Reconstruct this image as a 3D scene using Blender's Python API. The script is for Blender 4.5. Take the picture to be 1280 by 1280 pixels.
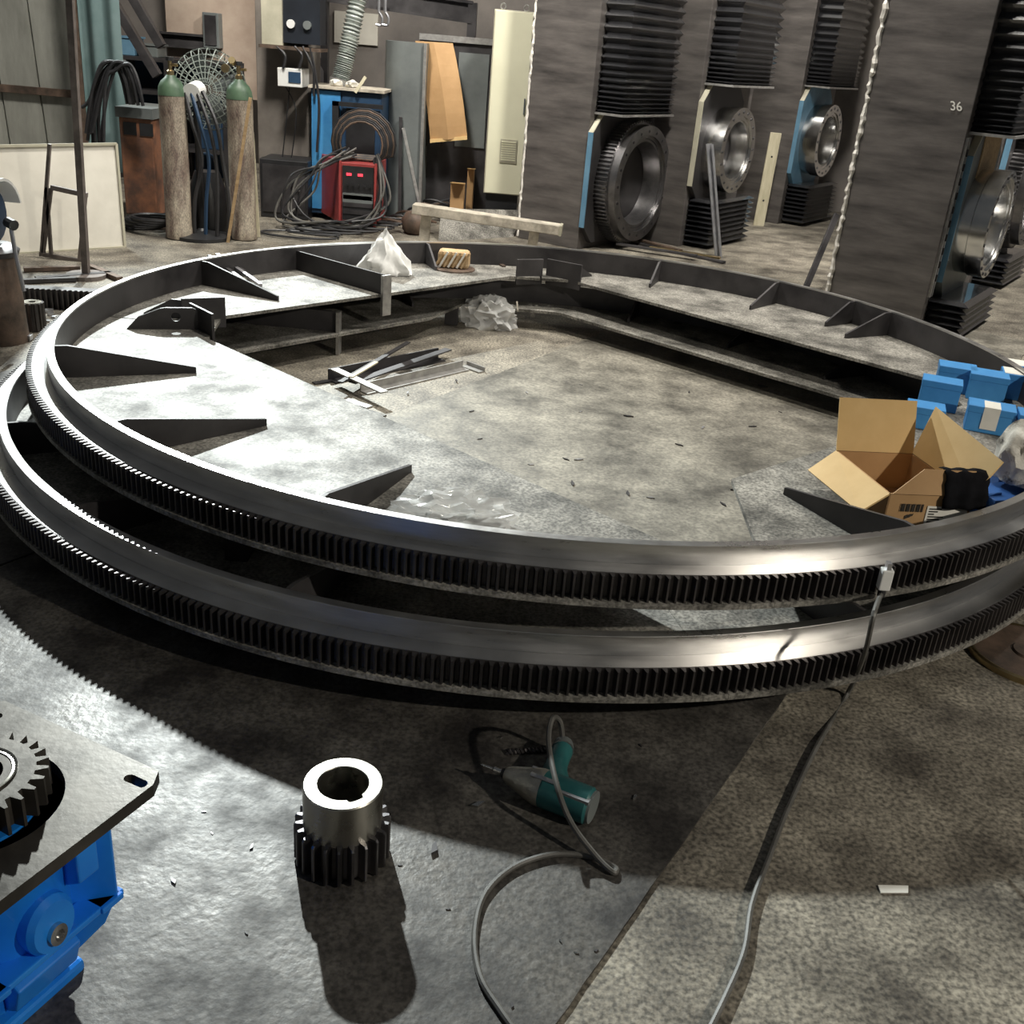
import bpy, bmesh, math, random
from mathutils import Vector, Matrix, noise
R = math.radians
for o in list(bpy.data.objects): bpy.data.objects.remove(o)
scene = bpy.context.scene
COL = scene.collection
random.seed(7)

# ------------------------------------------------------------------ camera, world, light
F, PITCH, ROLL, H = 1280.0, .4301, .0841, 1.83
cp, sp, cr, sr = math.cos(PITCH), math.sin(PITCH), math.cos(ROLL), math.sin(ROLL)
FW = Vector((0, cp, -sp)); RT0 = Vector((1, 0, 0)); DN0 = Vector((0, -sp, -cp))
RT = RT0*cr - DN0*sr; DN = RT0*sr + DN0*cr
cam = bpy.data.cameras.new('camera'); cam.sensor_width = 36; cam.sensor_fit = 'HORIZONTAL'
cam.lens = 36*F/1280; cam.clip_start = .02; cam.clip_end = 200
co = bpy.data.objects.new('camera', cam); COL.objects.link(co)
M = Matrix((RT, -DN, -FW)).transposed().to_4x4(); M.translation = (0, 0, H)
co.matrix_world = M
scene.camera = co

w = bpy.data.worlds.new('world'); scene.world = w; w.use_nodes = True
w.node_tree.nodes['Background'].inputs[0].default_value = (.92, .97, 1, 1)
w.node_tree.nodes['Background'].inputs[1].default_value = .07
vs = scene.view_settings
vs.view_transform = 'Standard'; vs.look = 'None'; vs.gamma = 1; vs.use_curve_mapping = False
vs.exposure = 0.0

def lamp(name, kind, loc, target, power, color=(1, 1, 1), size=.3, size_y=None, spot=None):
    l = bpy.data.lights.new(name, kind); l.energy = power; l.color = color
    if kind == 'AREA':
        l.size = size
        if size_y: l.shape = 'RECTANGLE'; l.size_y = size_y
    else: l.shadow_soft_size = size
    if spot: l.spot_size = spot; l.spot_blend = .4
    o = bpy.data.objects.new(name, l); COL.objects.link(o); o.location = loc
    o.rotation_euler = (Vector(target)-Vector(loc)).to_track_quat('-Z', 'Y').to_euler()
    return o
lamp('flood_lamp_light', 'SPOT', (-4.2, 13.0, 6.6), (-2.0, 2.5, .2), 11800, (.93, 1, .98), .12, spot=R(47)).data.spot_blend = 1
lamp('low_lamp_light', 'SPOT', (-4.5, 10.4, 2.5), (-1.5, 4.5, .3), 150, (.9, 1, 1), .12, spot=R(120))
lamp('work_lamp_light', 'SPOT', (4.6, -.2, 3.4), (1.9, 2.6, .2), 640, (1, .93, .8), .07, spot=R(66))
lamp('opening_fill_light', 'SPOT', (.4, 5.6, 6.0), (.4, 5.6, 0), 760, (1, .95, .84), .3, spot=R(56))  # added spot, cone kept to the ring opening to brighten it
for i, (x, y, pw) in enumerate(((-2.2, 7.9, 440), (1.6, 7.9, 440), (5.2, 7.4, 620), (1.5, 12.5, 200))):
    lamp('overhead_fill_light', 'AREA', (x, y, 6.0), (x, y+4.4, 2.4), pw, (1, .96, .88), .7)  # added overhead fill, tilted back to brighten the background and columns

# ------------------------------------------------------------------ helpers
def ray(px, py):
    return FW + RT*((px-640)/F) + DN*((py-640)/F)
def at(px, py, z=0.0):                 # pixel -> point on the horizontal plane z
    r = ray(px, py); return Vector((0, 0, H)) + r*((z-H)/r.z)
def aY(px, py, Y):                     # pixel -> point at distance Y
    r = ray(px, py); return Vector((0, 0, H)) + r*(Y/r.y)

class MB:
    def __init__(s): s.v = []; s.f = []
    def add(s, vs, fs, M=None):
        n = len(s.v)
        s.v += [(M @ Vector(v)) if M else Vector(v) for v in vs]
        s.f += [tuple(i+n for i in f) for f in fs]; return s
    def bx(s, x0, x1, y0, y1, z0, z1, M=None):
        v = [(x0,y0,z0),(x1,y0,z0),(x1,y1,z0),(x0,y1,z0),(x0,y0,z1),(x1,y0,z1),(x1,y1,z1),(x0,y1,z1)]
        return s.add(v, [(0,3,2,1),(4,5,6,7),(0,1,5,4),(1,2,6,5),(2,3,7,6),(3,0,4,7)], M)
    def beam(s, a, b, w, h, up=(0,0,1)):
        a, b = Vector(a), Vector(b); d = (b-a); L = d.length; x = d.normalized()
        y = Vector(up).cross(x)
        if y.length < 1e-4: y = Vector((1,0,0)).cross(x)
        y.normalize(); z = x.cross(y)
        Mx = Matrix((x, y, z)).transposed().to_4x4(); Mx.translation = a
        return s.bx(0, L, -w/2, w/2, -h/2, h/2, Mx)
    def prism(s, poly, z0, z1, M=None):
        n = len(poly)
        a = sum(poly[i][0]*poly[(i+1)%n][1]-poly[(i+1)%n][0]*poly[i][1] for i in range(n))
        if a < 0: poly = poly[::-1]
        v = [(x,y,z0) for x,y in poly]+[(x,y,z1) for x,y in poly]
        f = [tuple(range(n-1,-1,-1)), tuple(range(n,2*n))]+[(i,(i+1)%n,n+(i+1)%n,n+i) for i in range(n)]
        return s.add(v, f, M)
    def lathe(s, prof, n=32, M=None, closed=False):
        k = len(prof); v = []; f = []
        for i in range(n):
            a = 2*math.pi*i/n; c, q = math.cos(a), math.sin(a)
            v += [(r*c, r*q, z) for r, z in prof]
        for i in range(n):
            j = (i+1) % n
            for m in range(k if closed else k-1):
                m2 = (m+1) % k
                f.append((i*k+m, j*k+m, j*k+m2, i*k+m2))
        if not closed:
            if prof[0][0] > 1e-5: f.append(tuple(i*k for i in range(n-1,-1,-1)))
            if prof[-1][0] > 1e-5: f.append(tuple(i*k+k-1 for i in range(n)))
        return s.add(v, f, M)
    def cyl(s, a, b, r, n=16, r2=None):
        a, b = Vector(a), Vector(b); L = (b-a).length
        Mx = (b-a).to_track_quat('Z', 'Y').to_matrix().to_4x4(); Mx.translation = a
        return s.lathe([(r, 0), (r if r2 is None else r2, L)], n, Mx)
    def tube(s, pts, r, n=8):
        pts = [Vector(p) for p in pts]; k = len(pts); v = []; f = []
        up = Vector((0,0,1)); 
        t0 = (pts[1]-pts[0]).normalized()
        nx = t0.orthogonal().normalized()
        for i, p in enumerate(pts):
            t = (pts[min(i+1,k-1)]-pts[max(i-1,0)]).normalized()
            nx = (nx - t*nx.dot(t)).normalized(); ny = t.cross(nx)
            rr = r[i] if isinstance(r, (list, tuple)) else r
            for j in range(n):
                a = 2*math.pi*j/n
                v.append(p + nx*math.cos(a)*rr + ny*math.sin(a)*rr)
        for i in range(k-1):
            for j in range(n):
                f.append((i*n+j, i*n+(j+1)%n, (i+1)*n+(j+1)%n, (i+1)*n+j))
        f.append(tuple(range(n-1,-1,-1))); f.append(tuple((k-1)*n+j for j in range(n)))
        return s.add(v, f)
    def build(s, name, m, parent=None, world=False, smooth=False, bevel=0, loc=None):
        me = bpy.data.meshes.new(name); me.from_pydata([tuple(v) for v in s.v], [], s.f); me.update()
        if world and parent:
            Mw = parent.matrix_basis.copy(); pp_ = parent.parent
            while pp_: Mw = pp_.matrix_basis @ Mw; pp_ = pp_.parent
            me.transform(Mw.inverted())
        bm = bmesh.new(); bm.from_mesh(me); bmesh.ops.recalc_face_normals(bm, faces=bm.faces); bm.to_mesh(me); bm.free()
        if smooth:
            me.shade_smooth(); me.set_sharp_from_angle(angle=R(smooth if smooth is not True else 35))
        me.materials.append(m)
        o = bpy.data.objects.new(name, me); COL.objects.link(o)
        if parent: o.parent = parent
        if loc is not None:
            me.transform(Matrix.Translation(-Vector(loc))); o.location = loc
        if bevel:
            b = o.modifiers.new('bevel', 'BEVEL'); b.width = bevel; b.segments = 2; b.limit_method = 'ANGLE'; b.angle_limit = R(40)
        return o
def tag(o, label, cat, group=None, kind=None):
    if label: o['label'] = label
    if cat: o['category'] = cat
    if group: o['group'] = group
    if kind: o['kind'] = kind
    return o
def T(name, label, cat, loc=(0,0,0), rz=0, group=None):
    o = bpy.data.objects.new(name, None); COL.objects.link(o); o.empty_display_size = .05
    o.matrix_basis = Matrix.Translation(Vector(loc)) @ Matrix.Rotation(rz, 4, 'Z')
    return tag(o, label, cat, group)
def share(o, M4, parent=None, name=None):
    c = o.copy(); COL.objects.link(c); c.parent = parent; c.matrix_basis = M4
    if name: c.name = name
    return c
def spline(pts, n=8):
    P = [Vector(p) for p in pts]; out = []
    for i in range(len(P)-1):
        a, b, c, d = P[max(i-1,0)], P[i], P[i+1], P[min(i+2,len(P)-1)]
        for k in range(n):
            t = k/n
            out.append(.5*((2*b)+(c-a)*t+(2*a-5*b+4*c-d)*t*t+(3*b-a-3*c+d)*t**3))
    return out+[P[-1]]
def frame(o, x, y, z):
    m = Matrix((Vector(x), Vector(y), Vector(z))).transposed().to_4x4(); m.translation = Vector(o); return m

# ------------------------------------------------------------------ materials
MAT = {}
def mat(name, c1, c2=None, scale=4, rough=.5, metal=0., bump=0., bscale=None, rvar=0., lo=.35, hi=.65, stretch=None, speck=0., spec=.5, alpha=1., emit=0, coat=0):
    m = bpy.data.materials.new(name); m.use_nodes = True; MAT[name] = m
    nt = m.node_tree; N = nt.nodes; Lk = nt.links; b = N['Principled BSDF']
    b.inputs['Roughness'].default_value = rough; b.inputs['Metallic'].default_value = metal
    b.inputs['Specular IOR Level'].default_value = spec; b.inputs['Alpha'].default_value = alpha
    b.inputs['Coat Weight'].default_value = coat
    b.inputs['Base Color'].default_value = (*c1, 1)
    if emit:
        b.inputs['Emission Color'].default_value = (*c1, 1); b.inputs['Emission Strength'].default_value = emit
    if c2 is None and not bump: return m
    tc = N.new('ShaderNodeTexCoord'); vec = tc.outputs['Object']
    if stretch:
        mp = N.new('ShaderNodeMapping'); mp.inputs['Scale'].default_value = stretch
        Lk.new(vec, mp.inputs['Vector']); vec = mp.outputs['Vector']
    nz = N.new('ShaderNodeTexNoise'); nz.inputs['Scale'].default_value = scale; nz.inputs['Detail'].default_value = 9
    nz.inputs['Roughness'].default_value = .62; Lk.new(vec, nz.inputs['Vector'])
    if c2 is not None:
        rp = N.new('ShaderNodeValToRGB'); e = rp.color_ramp.elements
        e[0].position = lo; e[0].color = (*c1, 1); e[1].position = hi; e[1].color = (*c2, 1)
        Lk.new(nz.outputs['Fac'], rp.inputs['Fac']); col = rp.outputs['Color']
        if speck:
            n2 = N.new('ShaderNodeTexNoise'); n2.inputs['Scale'].default_value = scale*22; n2.inputs['Detail'].default_value = 3
            Lk.new(vec, n2.inputs['Vector'])
            r2 = N.new('ShaderNodeMapRange'); r2.inputs[1].default_value = .35; r2.inputs[2].default_value = .65
            r2.inputs[3].default_value = 1-speck; r2.inputs[4].default_value = 1+speck
            Lk.new(n2.outputs['Fac'], r2.inputs[0])
            mx = N.new('ShaderNodeMix'); mx.data_type = 'RGBA'; mx.blend_type = 'MULTIPLY'; mx.inputs[0].default_value = 1
            Lk.new(col, mx.inputs[6]); Lk.new(r2.outputs[0], mx.inputs[7]); col = mx.outputs[2]
        Lk.new(col, b.inputs['Base Color'])
    if rvar:
        rr = N.new('ShaderNodeMapRange'); rr.inputs[1].default_value = lo; rr.inputs[2].default_value = hi
        rr.inputs[3].default_value = rough-rvar; rr.inputs[4].default_value = rough+rvar
        Lk.new(nz.outputs['Fac'], rr.inputs[0]); Lk.new(rr.outputs[0], b.inputs['Roughness'])
    if bump:
        n3 = N.new('ShaderNodeTexNoise'); n3.inputs['Scale'].default_value = bscale or scale*12; n3.inputs['Detail'].default_value = 5
        Lk.new(vec, n3.inputs['Vector'])
        bp = N.new('ShaderNodeBump'); bp.inputs['Strength'].default_value = bump; bp.inputs['Distance'].default_value = .004
        Lk.new(n3.outputs['Fac'], bp.inputs['Height']); Lk.new(bp.outputs['Normal'], b.inputs['Normal'])
    return m
concrete = mat('worn concrete', (.075,.065,.052), (.29,.262,.21), 3.4, .62, 0, .5, 60, lo=.36, hi=.66, speck=.55)
floorplate = mat('scuffed floor steel', (.024,.021,.019), (.125,.116,.103), 3.6, .50, .1, .4, 45, -.14, lo=.36, hi=.66, speck=.4)
brightplate = mat('brightened floor steel', (.075,.068,.055), (.27,.25,.205), 3.0, .6, 0, .35, 60, .08, lo=.36, hi=.66, speck=.3)  # paler copy of the floor steel, brighter light inside the ring put into its colour
baseplate = mat('dusty mill steel plate', (.068,.064,.056), (.27,.257,.23), 4.2, .60, 0, .4, 45, -.08, lo=.36, hi=.62, speck=.5, spec=.35)
darksteel = mat('dark mill scale steel', (.032,.030,.032), (.075,.07,.072), 3, .5, .4, .1, 30, .1)
gearsteel = mat('oiled gear tooth steel', (.06,.055,.055), (.12,.11,.11), 6, .42, .8)
bandsteel = mat('machined bright steel', (.55,.54,.53), (.68,.67,.66), 5, .33, 1, 0, rvar=.06, stretch=(1,1,8))
machined = mat('turned steel', (.46,.44,.39), (.56,.54,.48), 8, .3, 1, rvar=.05)
brightsteel = mat('bearing steel', (.5,.5,.5), (.68,.67,.65), 5, .22, 1, rvar=.05)
edgesteel = mat('cut steel edge', (.30,.29,.28), (.45,.44,.42), 20, .4, .6)
colsteel = mat('column mill scale', (.06,.055,.053), (.20,.18,.168), 1.3, .45, .3, .08, 20, .1, stretch=(1,1,6), lo=.3, hi=.72)
slewsteel = mat('slewing gear steel', (.17,.165,.17), (.30,.29,.29), 6, .3, .9)
rubber = mat('black bellows fabric', (.014,.014,.016), (.024,.024,.026), 5, .26, 0, coat=.8)
black = mat('black plastic', (.012,.012,.013), (.022,.022,.024), 8, .45)
hosemat = mat('black rubber hose', (.015,.015,.017), (.035,.034,.036), 8, .45)
cablemat = mat('grey rubber cable', (.07,.067,.06), (.13,.125,.115), 12, .5)
concretebeam = mat('mortar crusted beam', (.30,.27,.22), (.62,.56,.46), 9, .8, 0, .6, 60)
cream = mat('cream cabinet paint', (.66,.64,.48), (.72,.70,.53), 2, .35)
cream2 = mat('aged cream paint', (.36,.34,.26), (.52,.49,.38), 3, .5)
white = mat('white painted board', (.55,.52,.45), (.70,.67,.59), 1.6, .6)
whiteplastic = mat('white plastic', (.66,.66,.64), (.78,.78,.76), 4, .4)
blue = mat('blue machine enamel', (.01,.19,.74), (.02,.27,.85), 5, .3, 0, coat=.3)
boxblue = mat('blue carton print', (.035,.21,.52), (.07,.31,.66), 3, .5)
boxblue2 = mat('deep blue carton print', (.02,.08,.28), (.04,.14,.40), 3, .5)
lightblue = mat('faded light blue paint', (.08,.19,.29), (.15,.29,.41), 3, .5)
cabblue = mat('cabinet blue paint', (.03,.19,.46), (.07,.30,.58), 3, .5)
darkblue = mat('dark blue paint', (.01,.03,.07), (.02,.055,.11), 3, .5)
card = mat('brown cardboard', (.36,.21,.09), (.46,.28,.13), 3, .75, 0, .1)
cardlight = mat('cardboard inner liner', (.56,.37,.15), (.66,.46,.21), 3, .75, 0, .1)
paper = mat('label paper', (.68,.66,.60), (.8,.78,.72), 8, .7)
ink = mat('black ink', (.02,.018,.015), (.04,.035,.03), 40, .8)
red = mat('welder red paint', (.26,.035,.035), (.36,.06,.055), 4, .45)
orange = mat('rusted orange paint', (.10,.055,.04), (.27,.115,.06), 4, .6, 0, .2, lo=.4, hi=.62)
cylmat = mat('rusted cylinder paint', (.11,.075,.06), (.30,.26,.20), 5, .6, 0, .3, 40, stretch=(1.6,1.6,.5), speck=.4, lo=.38, hi=.62)
green = mat('green cylinder shoulder paint', (.035,.07,.04), (.09,.15,.09), 5, .5)
greyclad = mat('weathered cladding', (.17,.17,.15), (.36,.36,.32), 1.5, .65, 0, .1, stretch=(2,2,.5))
greypaint = mat('grey sheet paint', (.11,.12,.12), (.20,.22,.215), 1.2, .45, .1)
wallgrey = mat('stained hall wall', (.10,.09,.085), (.27,.24,.215), .7, .75, 0, .1, lo=.3, hi=.7)
plaster = mat('pinkish plaster', (.36,.27,.21), (.50,.40,.32), 1.8, .8)
concpost = mat('grey pillar plaster', (.13,.115,.10), (.24,.21,.185), 2, .8, 0, .2)
teal = mat('teal curtain plastic', (.07,.12,.12), (.15,.21,.21), 1.5, .45)
navy = mat('navy black paint', (.008,.010,.015), (.014,.018,.026), 4, .45)
polegrey = mat('grey brown pole paint', (.10,.085,.078), (.21,.18,.165), 8, .6, .2)
rust = mat('rusty steel', (.06,.045,.035), (.17,.115,.085), 8, .6, .3, .2)
brass = mat('brass valve', (.40,.30,.16), (.5,.4,.22), 10, .35, 1)
wood = mat('plywood', (.30,.20,.10), (.44,.31,.17), 4, .7, stretch=(1,8,8))
palewood = mat('pale timber', (.42,.38,.26), (.56,.51,.37), 4, .7, stretch=(6,6,1))
plasticbag = mat('white plastic bag', (.72,.72,.70), (.82,.82,.80), 5, .35, 0, .2)
clearfilm = mat('clear plastic film', (.78,.78,.76), (.9,.9,.89), 9, .12, 0, alpha=.4)
drillgreen = mat('teal drill housing', (.012,.085,.09), (.025,.13,.13), 12, .4)
alu = mat('cast aluminium', (.42,.40,.35), (.60,.57,.50), 25, .38, .9, .3, 90)
weldwhite = mat('white weld bead', (.62,.58,.52), (.80,.77,.71), 30, .6, 0, .5, 80)
ledred = mat('red display', (.9,.05,.08), emit=1.2)
cloth = mat('black cloth', (.005,.005,.006), (.009,.009,.011), 30, .95, spec=.1)
gloveblack = mat('grimy white cloth', (.06,.055,.05), (.70,.68,.62), 14, .85, 0, .4, lo=.36, hi=.48)
galv = mat('galvanised channel', (.42,.42,.44), (.58,.58,.60), 8, .35, .8)
duct = mat('grey foil duct', (.30,.33,.31), (.48,.51,.48), 6, .35, .3)
rope = mat('tan fibre', (.36,.22,.10), (.56,.42,.25), 14, .9, 0, .5)
wire = mat('fan wire', (.30,.34,.31), None, rough=.4)

# ------------------------------------------------------------------ setting
def struct(o): o['kind'] = 'structure'; return o
struct(MB().bx(-12, 14, -3, 20, -.2, 0).build('floor', concrete))
# long steel floor plate, its right edge runs from the lower frame edge under the rings
e0, e1 = at(695, 1280), at(985, 865); d = (e1-e0).normalized(); nrm = Vector((-d.y, d.x, 0))
a0 = e0 - d*1.7; a1 = e0 + d*7.5; WPL = 2.53
def plate_poly(a, b, wid, jag=.004):
    L = (b-a).length; n = 60; dd = (b-a)/L; out = []
    for i in range(n+1): out.append(a+dd*(L*i/n)-nrm*random.uniform(0, jag))
    return [(p.x, p.y) for p in out]+[((b+nrm*wid).x, (b+nrm*wid).y), ((a+nrm*wid).x, (a+nrm*wid).y)]
am = e0+d*2.2
fl = MB().prism(plate_poly(a0, am, WPL), 0, .008).build('floor_plate', floorplate)
tag(fl, 'dark steel plate lying on the floor under the drill and pinion', 'steel plate')
fl = MB().prism(plate_poly(am+d*.006, a1, WPL), 0, .008).build('floor_plate', brightplate)  # same long plate, stretch inside the ring coloured brighter
tag(fl, 'brightened steel plate lying on the floor inside the ring opening', 'steel plate')
a2 = a0+nrm*(WPL+.02)
fl = MB().prism(plate_poly(a2-d*.5, a2+d*4.35, 1.9), 0, .008).build('floor_plate', floorplate)
tag(fl, 'scuffed steel floor plate beneath the blue gearbox and left ring edge', 'steel plate')
# walls
wb = struct(MB().bx(-9, 10, 15.0, 15.2, 0, 6.5).build('wall_back', wallgrey))
wl = struct(MB().bx(-9.2, -4.5, 10.9, 11.0, 0, 4.2).build('wall_left', greyclad))
for i in range(11):
    x = -8.9+i*.39
    lean = .055
    b = MB().prism([(x, 0), (x+.37, 0), (x+.37-.16, 4.1), (x-.16, 4.1)], 0, .03, frame((0, 10.9, 0), (1,0,0), (0,0,1), (0,-1,0)))
    b.build('plank', greyclad, wl)
MB().bx(-8.9, -4.55, 10.82, 10.87, .98, 1.05).build('rail', rust, wl)

# ------------------------------------------------------------------ the two gear rings
RR, NT = 2.4, 556
def gear_rim(Rtip, Rroot, z0, z1, n, rin):
    m = MB(); pts = []
    for i in range(n):
        a = 2*math.pi*i/n; s = 2*math.pi/n
        for f, r in ((-.30, Rroot), (-.10, Rtip), (.10, Rtip), (.30, Rroot)):
            pts.append((r*math.cos(a+f*s), r*math.sin(a+f*s)))
    k = len(pts); v = []; f = []
    inn = [(rin*p[0]/math.hypot(*p), rin*p[1]/math.hypot(*p)) for p in pts]
    v = [(x, y, z0) for x, y in pts]+[(x, y, z1) for x, y in pts]+[(x, y, z1) for x, y in inn]+[(x, y, z0) for x, y in inn]
    for i in range(k):
        j = (i+1) % k
        f += [(i, j, k+j, k+i), (k+i, k+j, 2*k+j, 2*k+i), (3*k+i, 3*k+j, j, i), (2*k+i, 2*k+j, 3*k+j, 3*k+i)]
    return m.add(v, f)
def inner_hit(poly, a):
    c, s = math.cos(a), math.sin(a); n = len(poly)
    for i in range(n):
        (x0, y0), (x1, y1) = poly[i], poly[(i+1) % n]
        dx, dy = x1-x0, y1-y0; den = c*dy-s*dx
        if abs(den) < 1e-9: continue
        t = (x0*dy-y0*dx)/den; u = (x0*s-y0*c)/den
        if t > 0 and -1e-6 <= u <= 1+1e-6: return t
def base_quadrant(poly, a0, a1, z0, z1, rout):
    angs = [a0+(a1-a0)*i/60 for i in range(61)]
    for x, y in poly:
        for kk in (-1, 0, 1):
            a = math.atan2(y, x)+2*math.pi*kk
            if a0 < a < a1: angs.append(a)
    angs.sort(); v = []; f = []
    for a in angs:
        r = inner_hit(poly, a); c, s = math.cos(a), math.sin(a)
        v += [(r*c, r*s, z0), (rout*c, rout*s, z0), (rout*c, rout*s, z1), (r*c, r*s, z1)]
    for i in range(len(angs)-1):
        for k in range(4):
            f.append((i*4+k, i*4+(k+1) % 4, i*4+4+(k+1) % 4, i*4+4+k))
    f += [(3, 2, 1, 0)]; n = (len(angs)-1)*4; f.append((n, n+1, n+2, n+3))
    return MB().add(v, f)
RIN = RR-.032
PT = .018                                       # base plate thickness
def gusset(a, rtip, htip=.028, htop=.142, th=.014):
    c, s = math.cos(R(a)), math.sin(R(a))
    Mx = frame((0, 0, PT), (c, s, 0), (0, 0, 1), (s, -c, 0))
    return MB().prism([(rtip, 0), (RIN+.004, 0), (RIN+.004, htop), (RIN-.05, htop), (rtip, htip)], -th/2, th/2, Mx)
def make_ring(label, loc, poly, gus, div, joints):
    t = T('gear_ring', label, 'gear ring', loc, 0, 'stacked gear rings')
    gear_rim(2.486, 2.463, PT, .101, NT, RR-.02).build('tooth_rim', gearsteel, t)
    MB().lathe([(RIN+.006, .10), (RR, .10), (RR, .167), (RR-.001, .168), (RIN, .168), (RIN, .160), (RIN+.006, .160)], 360, closed=True).build('rim_band', bandsteel, t, smooth=30)
    MB().lathe([(RIN, PT), (RR-.019, PT), (RR-.019, .0995), (RIN+.005, .0995), (RIN+.005, .1595), (RIN, .1595)], 360, closed=True).build('inner_wall', darksteel, t, smooth=30)  # shade of the backlit inner face is put into this dark steel
    MB().lathe([(RR+.0005, .1005), (2.461, .1005), (2.461, .1025), (RR+.0005, .1025)], 360, closed=True).build('ledge', bandsteel, t, smooth=30)
    for i in range(4):
        b0, b1 = R(joints[i]), R(joints[(i+1) % 4]+(360 if i == 3 else 0))
        base_quadrant(poly, b0+(.003 if i > 1 else .0003), b1-(.003 if i in (1, 2) else .0003), 0, PT, 2.492).build('base_plate', baseplate, t)
    for a, rt in gus: gusset(a, rt).build('gusset', darksteel, t)
    # divider wall with an end post at the edge of the opening
    a, ri, drop = div
    c, s = math.cos(R(a)), math.sin(R(a))
    ux, uy = ri
    P0 = Vector((RIN*c, RIN*s, 0)); P1 = Vector((ux, uy, 0))
    m = MB().beam(P0+Vector((0,0,PT+.062)), P1+Vector((0,0,PT+.062)), .014, .124); m.build('divider', darksteel, t)
    dirv = (P1-P0).normalized()
    MB().beam(P1+dirv*.02+Vector((0,0,.142)), P1+dirv*.02+Vector((0,0,-drop)), .07, .02, dirv).build('end_post', edgesteel, t)
    return t
polyU = [(2.05,.22),(.11,2.03),(-.32,1.99),(-1.83,.32),(-1.77,-.13),(.42,-2.11),(.66,-2.12),(.67,-1.43),(2.03,-.18)]
polyL = [(2.08,.42),(.18,2.13),(-.50,2.16),(-.68,1.69),(-1.80,.38),(-1.77,-.13),(.08,-1.80),(.67,-1.68),(2.05,-.05)]
JT = [-75, 2.5, 93, 177.0]
zU, zL = .334, .122
CU = Vector((.170, 5.131, zU)); CL = Vector((.034, 4.937, zL))
ringU = make_ring('upper steel gear ring of the stacked pair, holding the open cardboard carton', CU, polyU,
    [(-157.5,1.79),(-133,1.74),(-109,1.72),(-61,1.76),(113,2.13),(155,1.80),(72,2.1),(51,2.02),(37,2.12),(30,2.02)], (136.5, (-1.07, 1.13), .105), JT)
ringL = make_ring('lower steel gear ring of the stacked pair, resting on short legs', CL, polyL,
    [(-152,1.79),(-130,1.75),(-107,1.72),(-62,1.74),(113,2.1),(72,2.1),(51,2.0),(30,2.02)], (150, (-1.20, 1.16), .118), JT)
# joint brackets of the upper ring
def bracket(t, P, ang, w, h0, h1):
    c, s = math.cos(R(ang)), math.sin(R(ang))
    MB().beam(Vector((P[0]-c*w/2, P[1]-s*w/2, (h0+h1)/2)), Vector((P[0]+c*w/2, P[1]+s*w/2, (h0+h1)/2)), .016, h1-h0).build('joint_plate', darksteel, t, bevel=.002)
bl = [at(262, 425, zU)-CU, at(236, 398, zU+.1)-CU]
def vplate(t, p0, p1, z0, z1, name='joint_plate', mt=darksteel, th=.016):
    return MB().beam(Vector((p0[0], p0[1], (z0+z1)/2)), Vector((p1[0], p1[1], (z0+z1)/2)), th, z1-z0).build(name, mt, t, bevel=.002)
# left joint: two facing joint plates and triangular stiffeners, the front one pierced
for (q0, q1, dz) in (((-1.755,-.085),(-1.93,.10),0), ((-1.80,.28),(-2.0,.17),.0)):
    vplate(ringU, q0, q1, -.03, .135)
def hole_gusset(t, base, tip, h, th=.014, hole=True):
    base, tip = Vector(base), Vector(tip); x = (tip-base); L = x.length; x.normalize(); y = Vector((0,0,1)); z = x.cross(y)
    Mx = frame((base.x, base.y, PT), x, y, z)
    out = [(0,0),(L,0),(L,.012),(L*.42,h),(0,h)]
    if not hole: return MB().prism(out, -th/2, th/2, Mx).build('stiffener', darksteel, t)
    cx, cy, r = L*.27, h*.58, h*.21; n = 24
    ring = [(cx+r*math.cos(2*math.pi*i/n), cy+r*math.sin(2*math.pi*i/n)) for i in range(n)]
    # outline sampled along rays from the hole centre
    o2 = [tuple(Vector((cx, cy))+Vector((math.cos(2*math.pi*i/n), math.sin(2*math.pi*i/n)))*inner_hit([(a-cx, b-cy) for a, b in out], 2*math.pi*i/n)) for i in range(n)]
    v = []; f = []
    for zz in (-th/2, th/2):
        v += [(a, b, zz) for a, b in o2]+[(a, b, zz) for a, b in ring]
    for i in range(n):
        j = (i+1) % n
        f += [(i, j, n+j, n+i), (2*n+i, 3*n+i, 3*n+j, 2*n+j), (i, 2*n+i, 2*n+j, j), (n+i, n+j, 3*n+j, 3*n+i)]
    return MB().add(v, f, Mx).build('stiffener', darksteel, t)
hole_gusset(ringU, (-1.86, .03, 0), (-2.27, -.10, 0), .112)
hole_gusset(ringU, (-1.95, .20, 0), (-2.22, .22, 0), .10, hole=False)
# back joint
vplate(ringU, (-.28, 2.0), (-.10, 2.09), -.04, .135); vplate(ringU, (-.07, 2.12), (.17, 1.99), -.04, .135)
hole_gusset(ringU, (.06, 2.06, 0), (.25, 2.22, 0), .09, hole=False)
hole_gusset(ringU, (-.17, 2.07, 0), (-.15, 2.32, 0), .09, hole=False)
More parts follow.
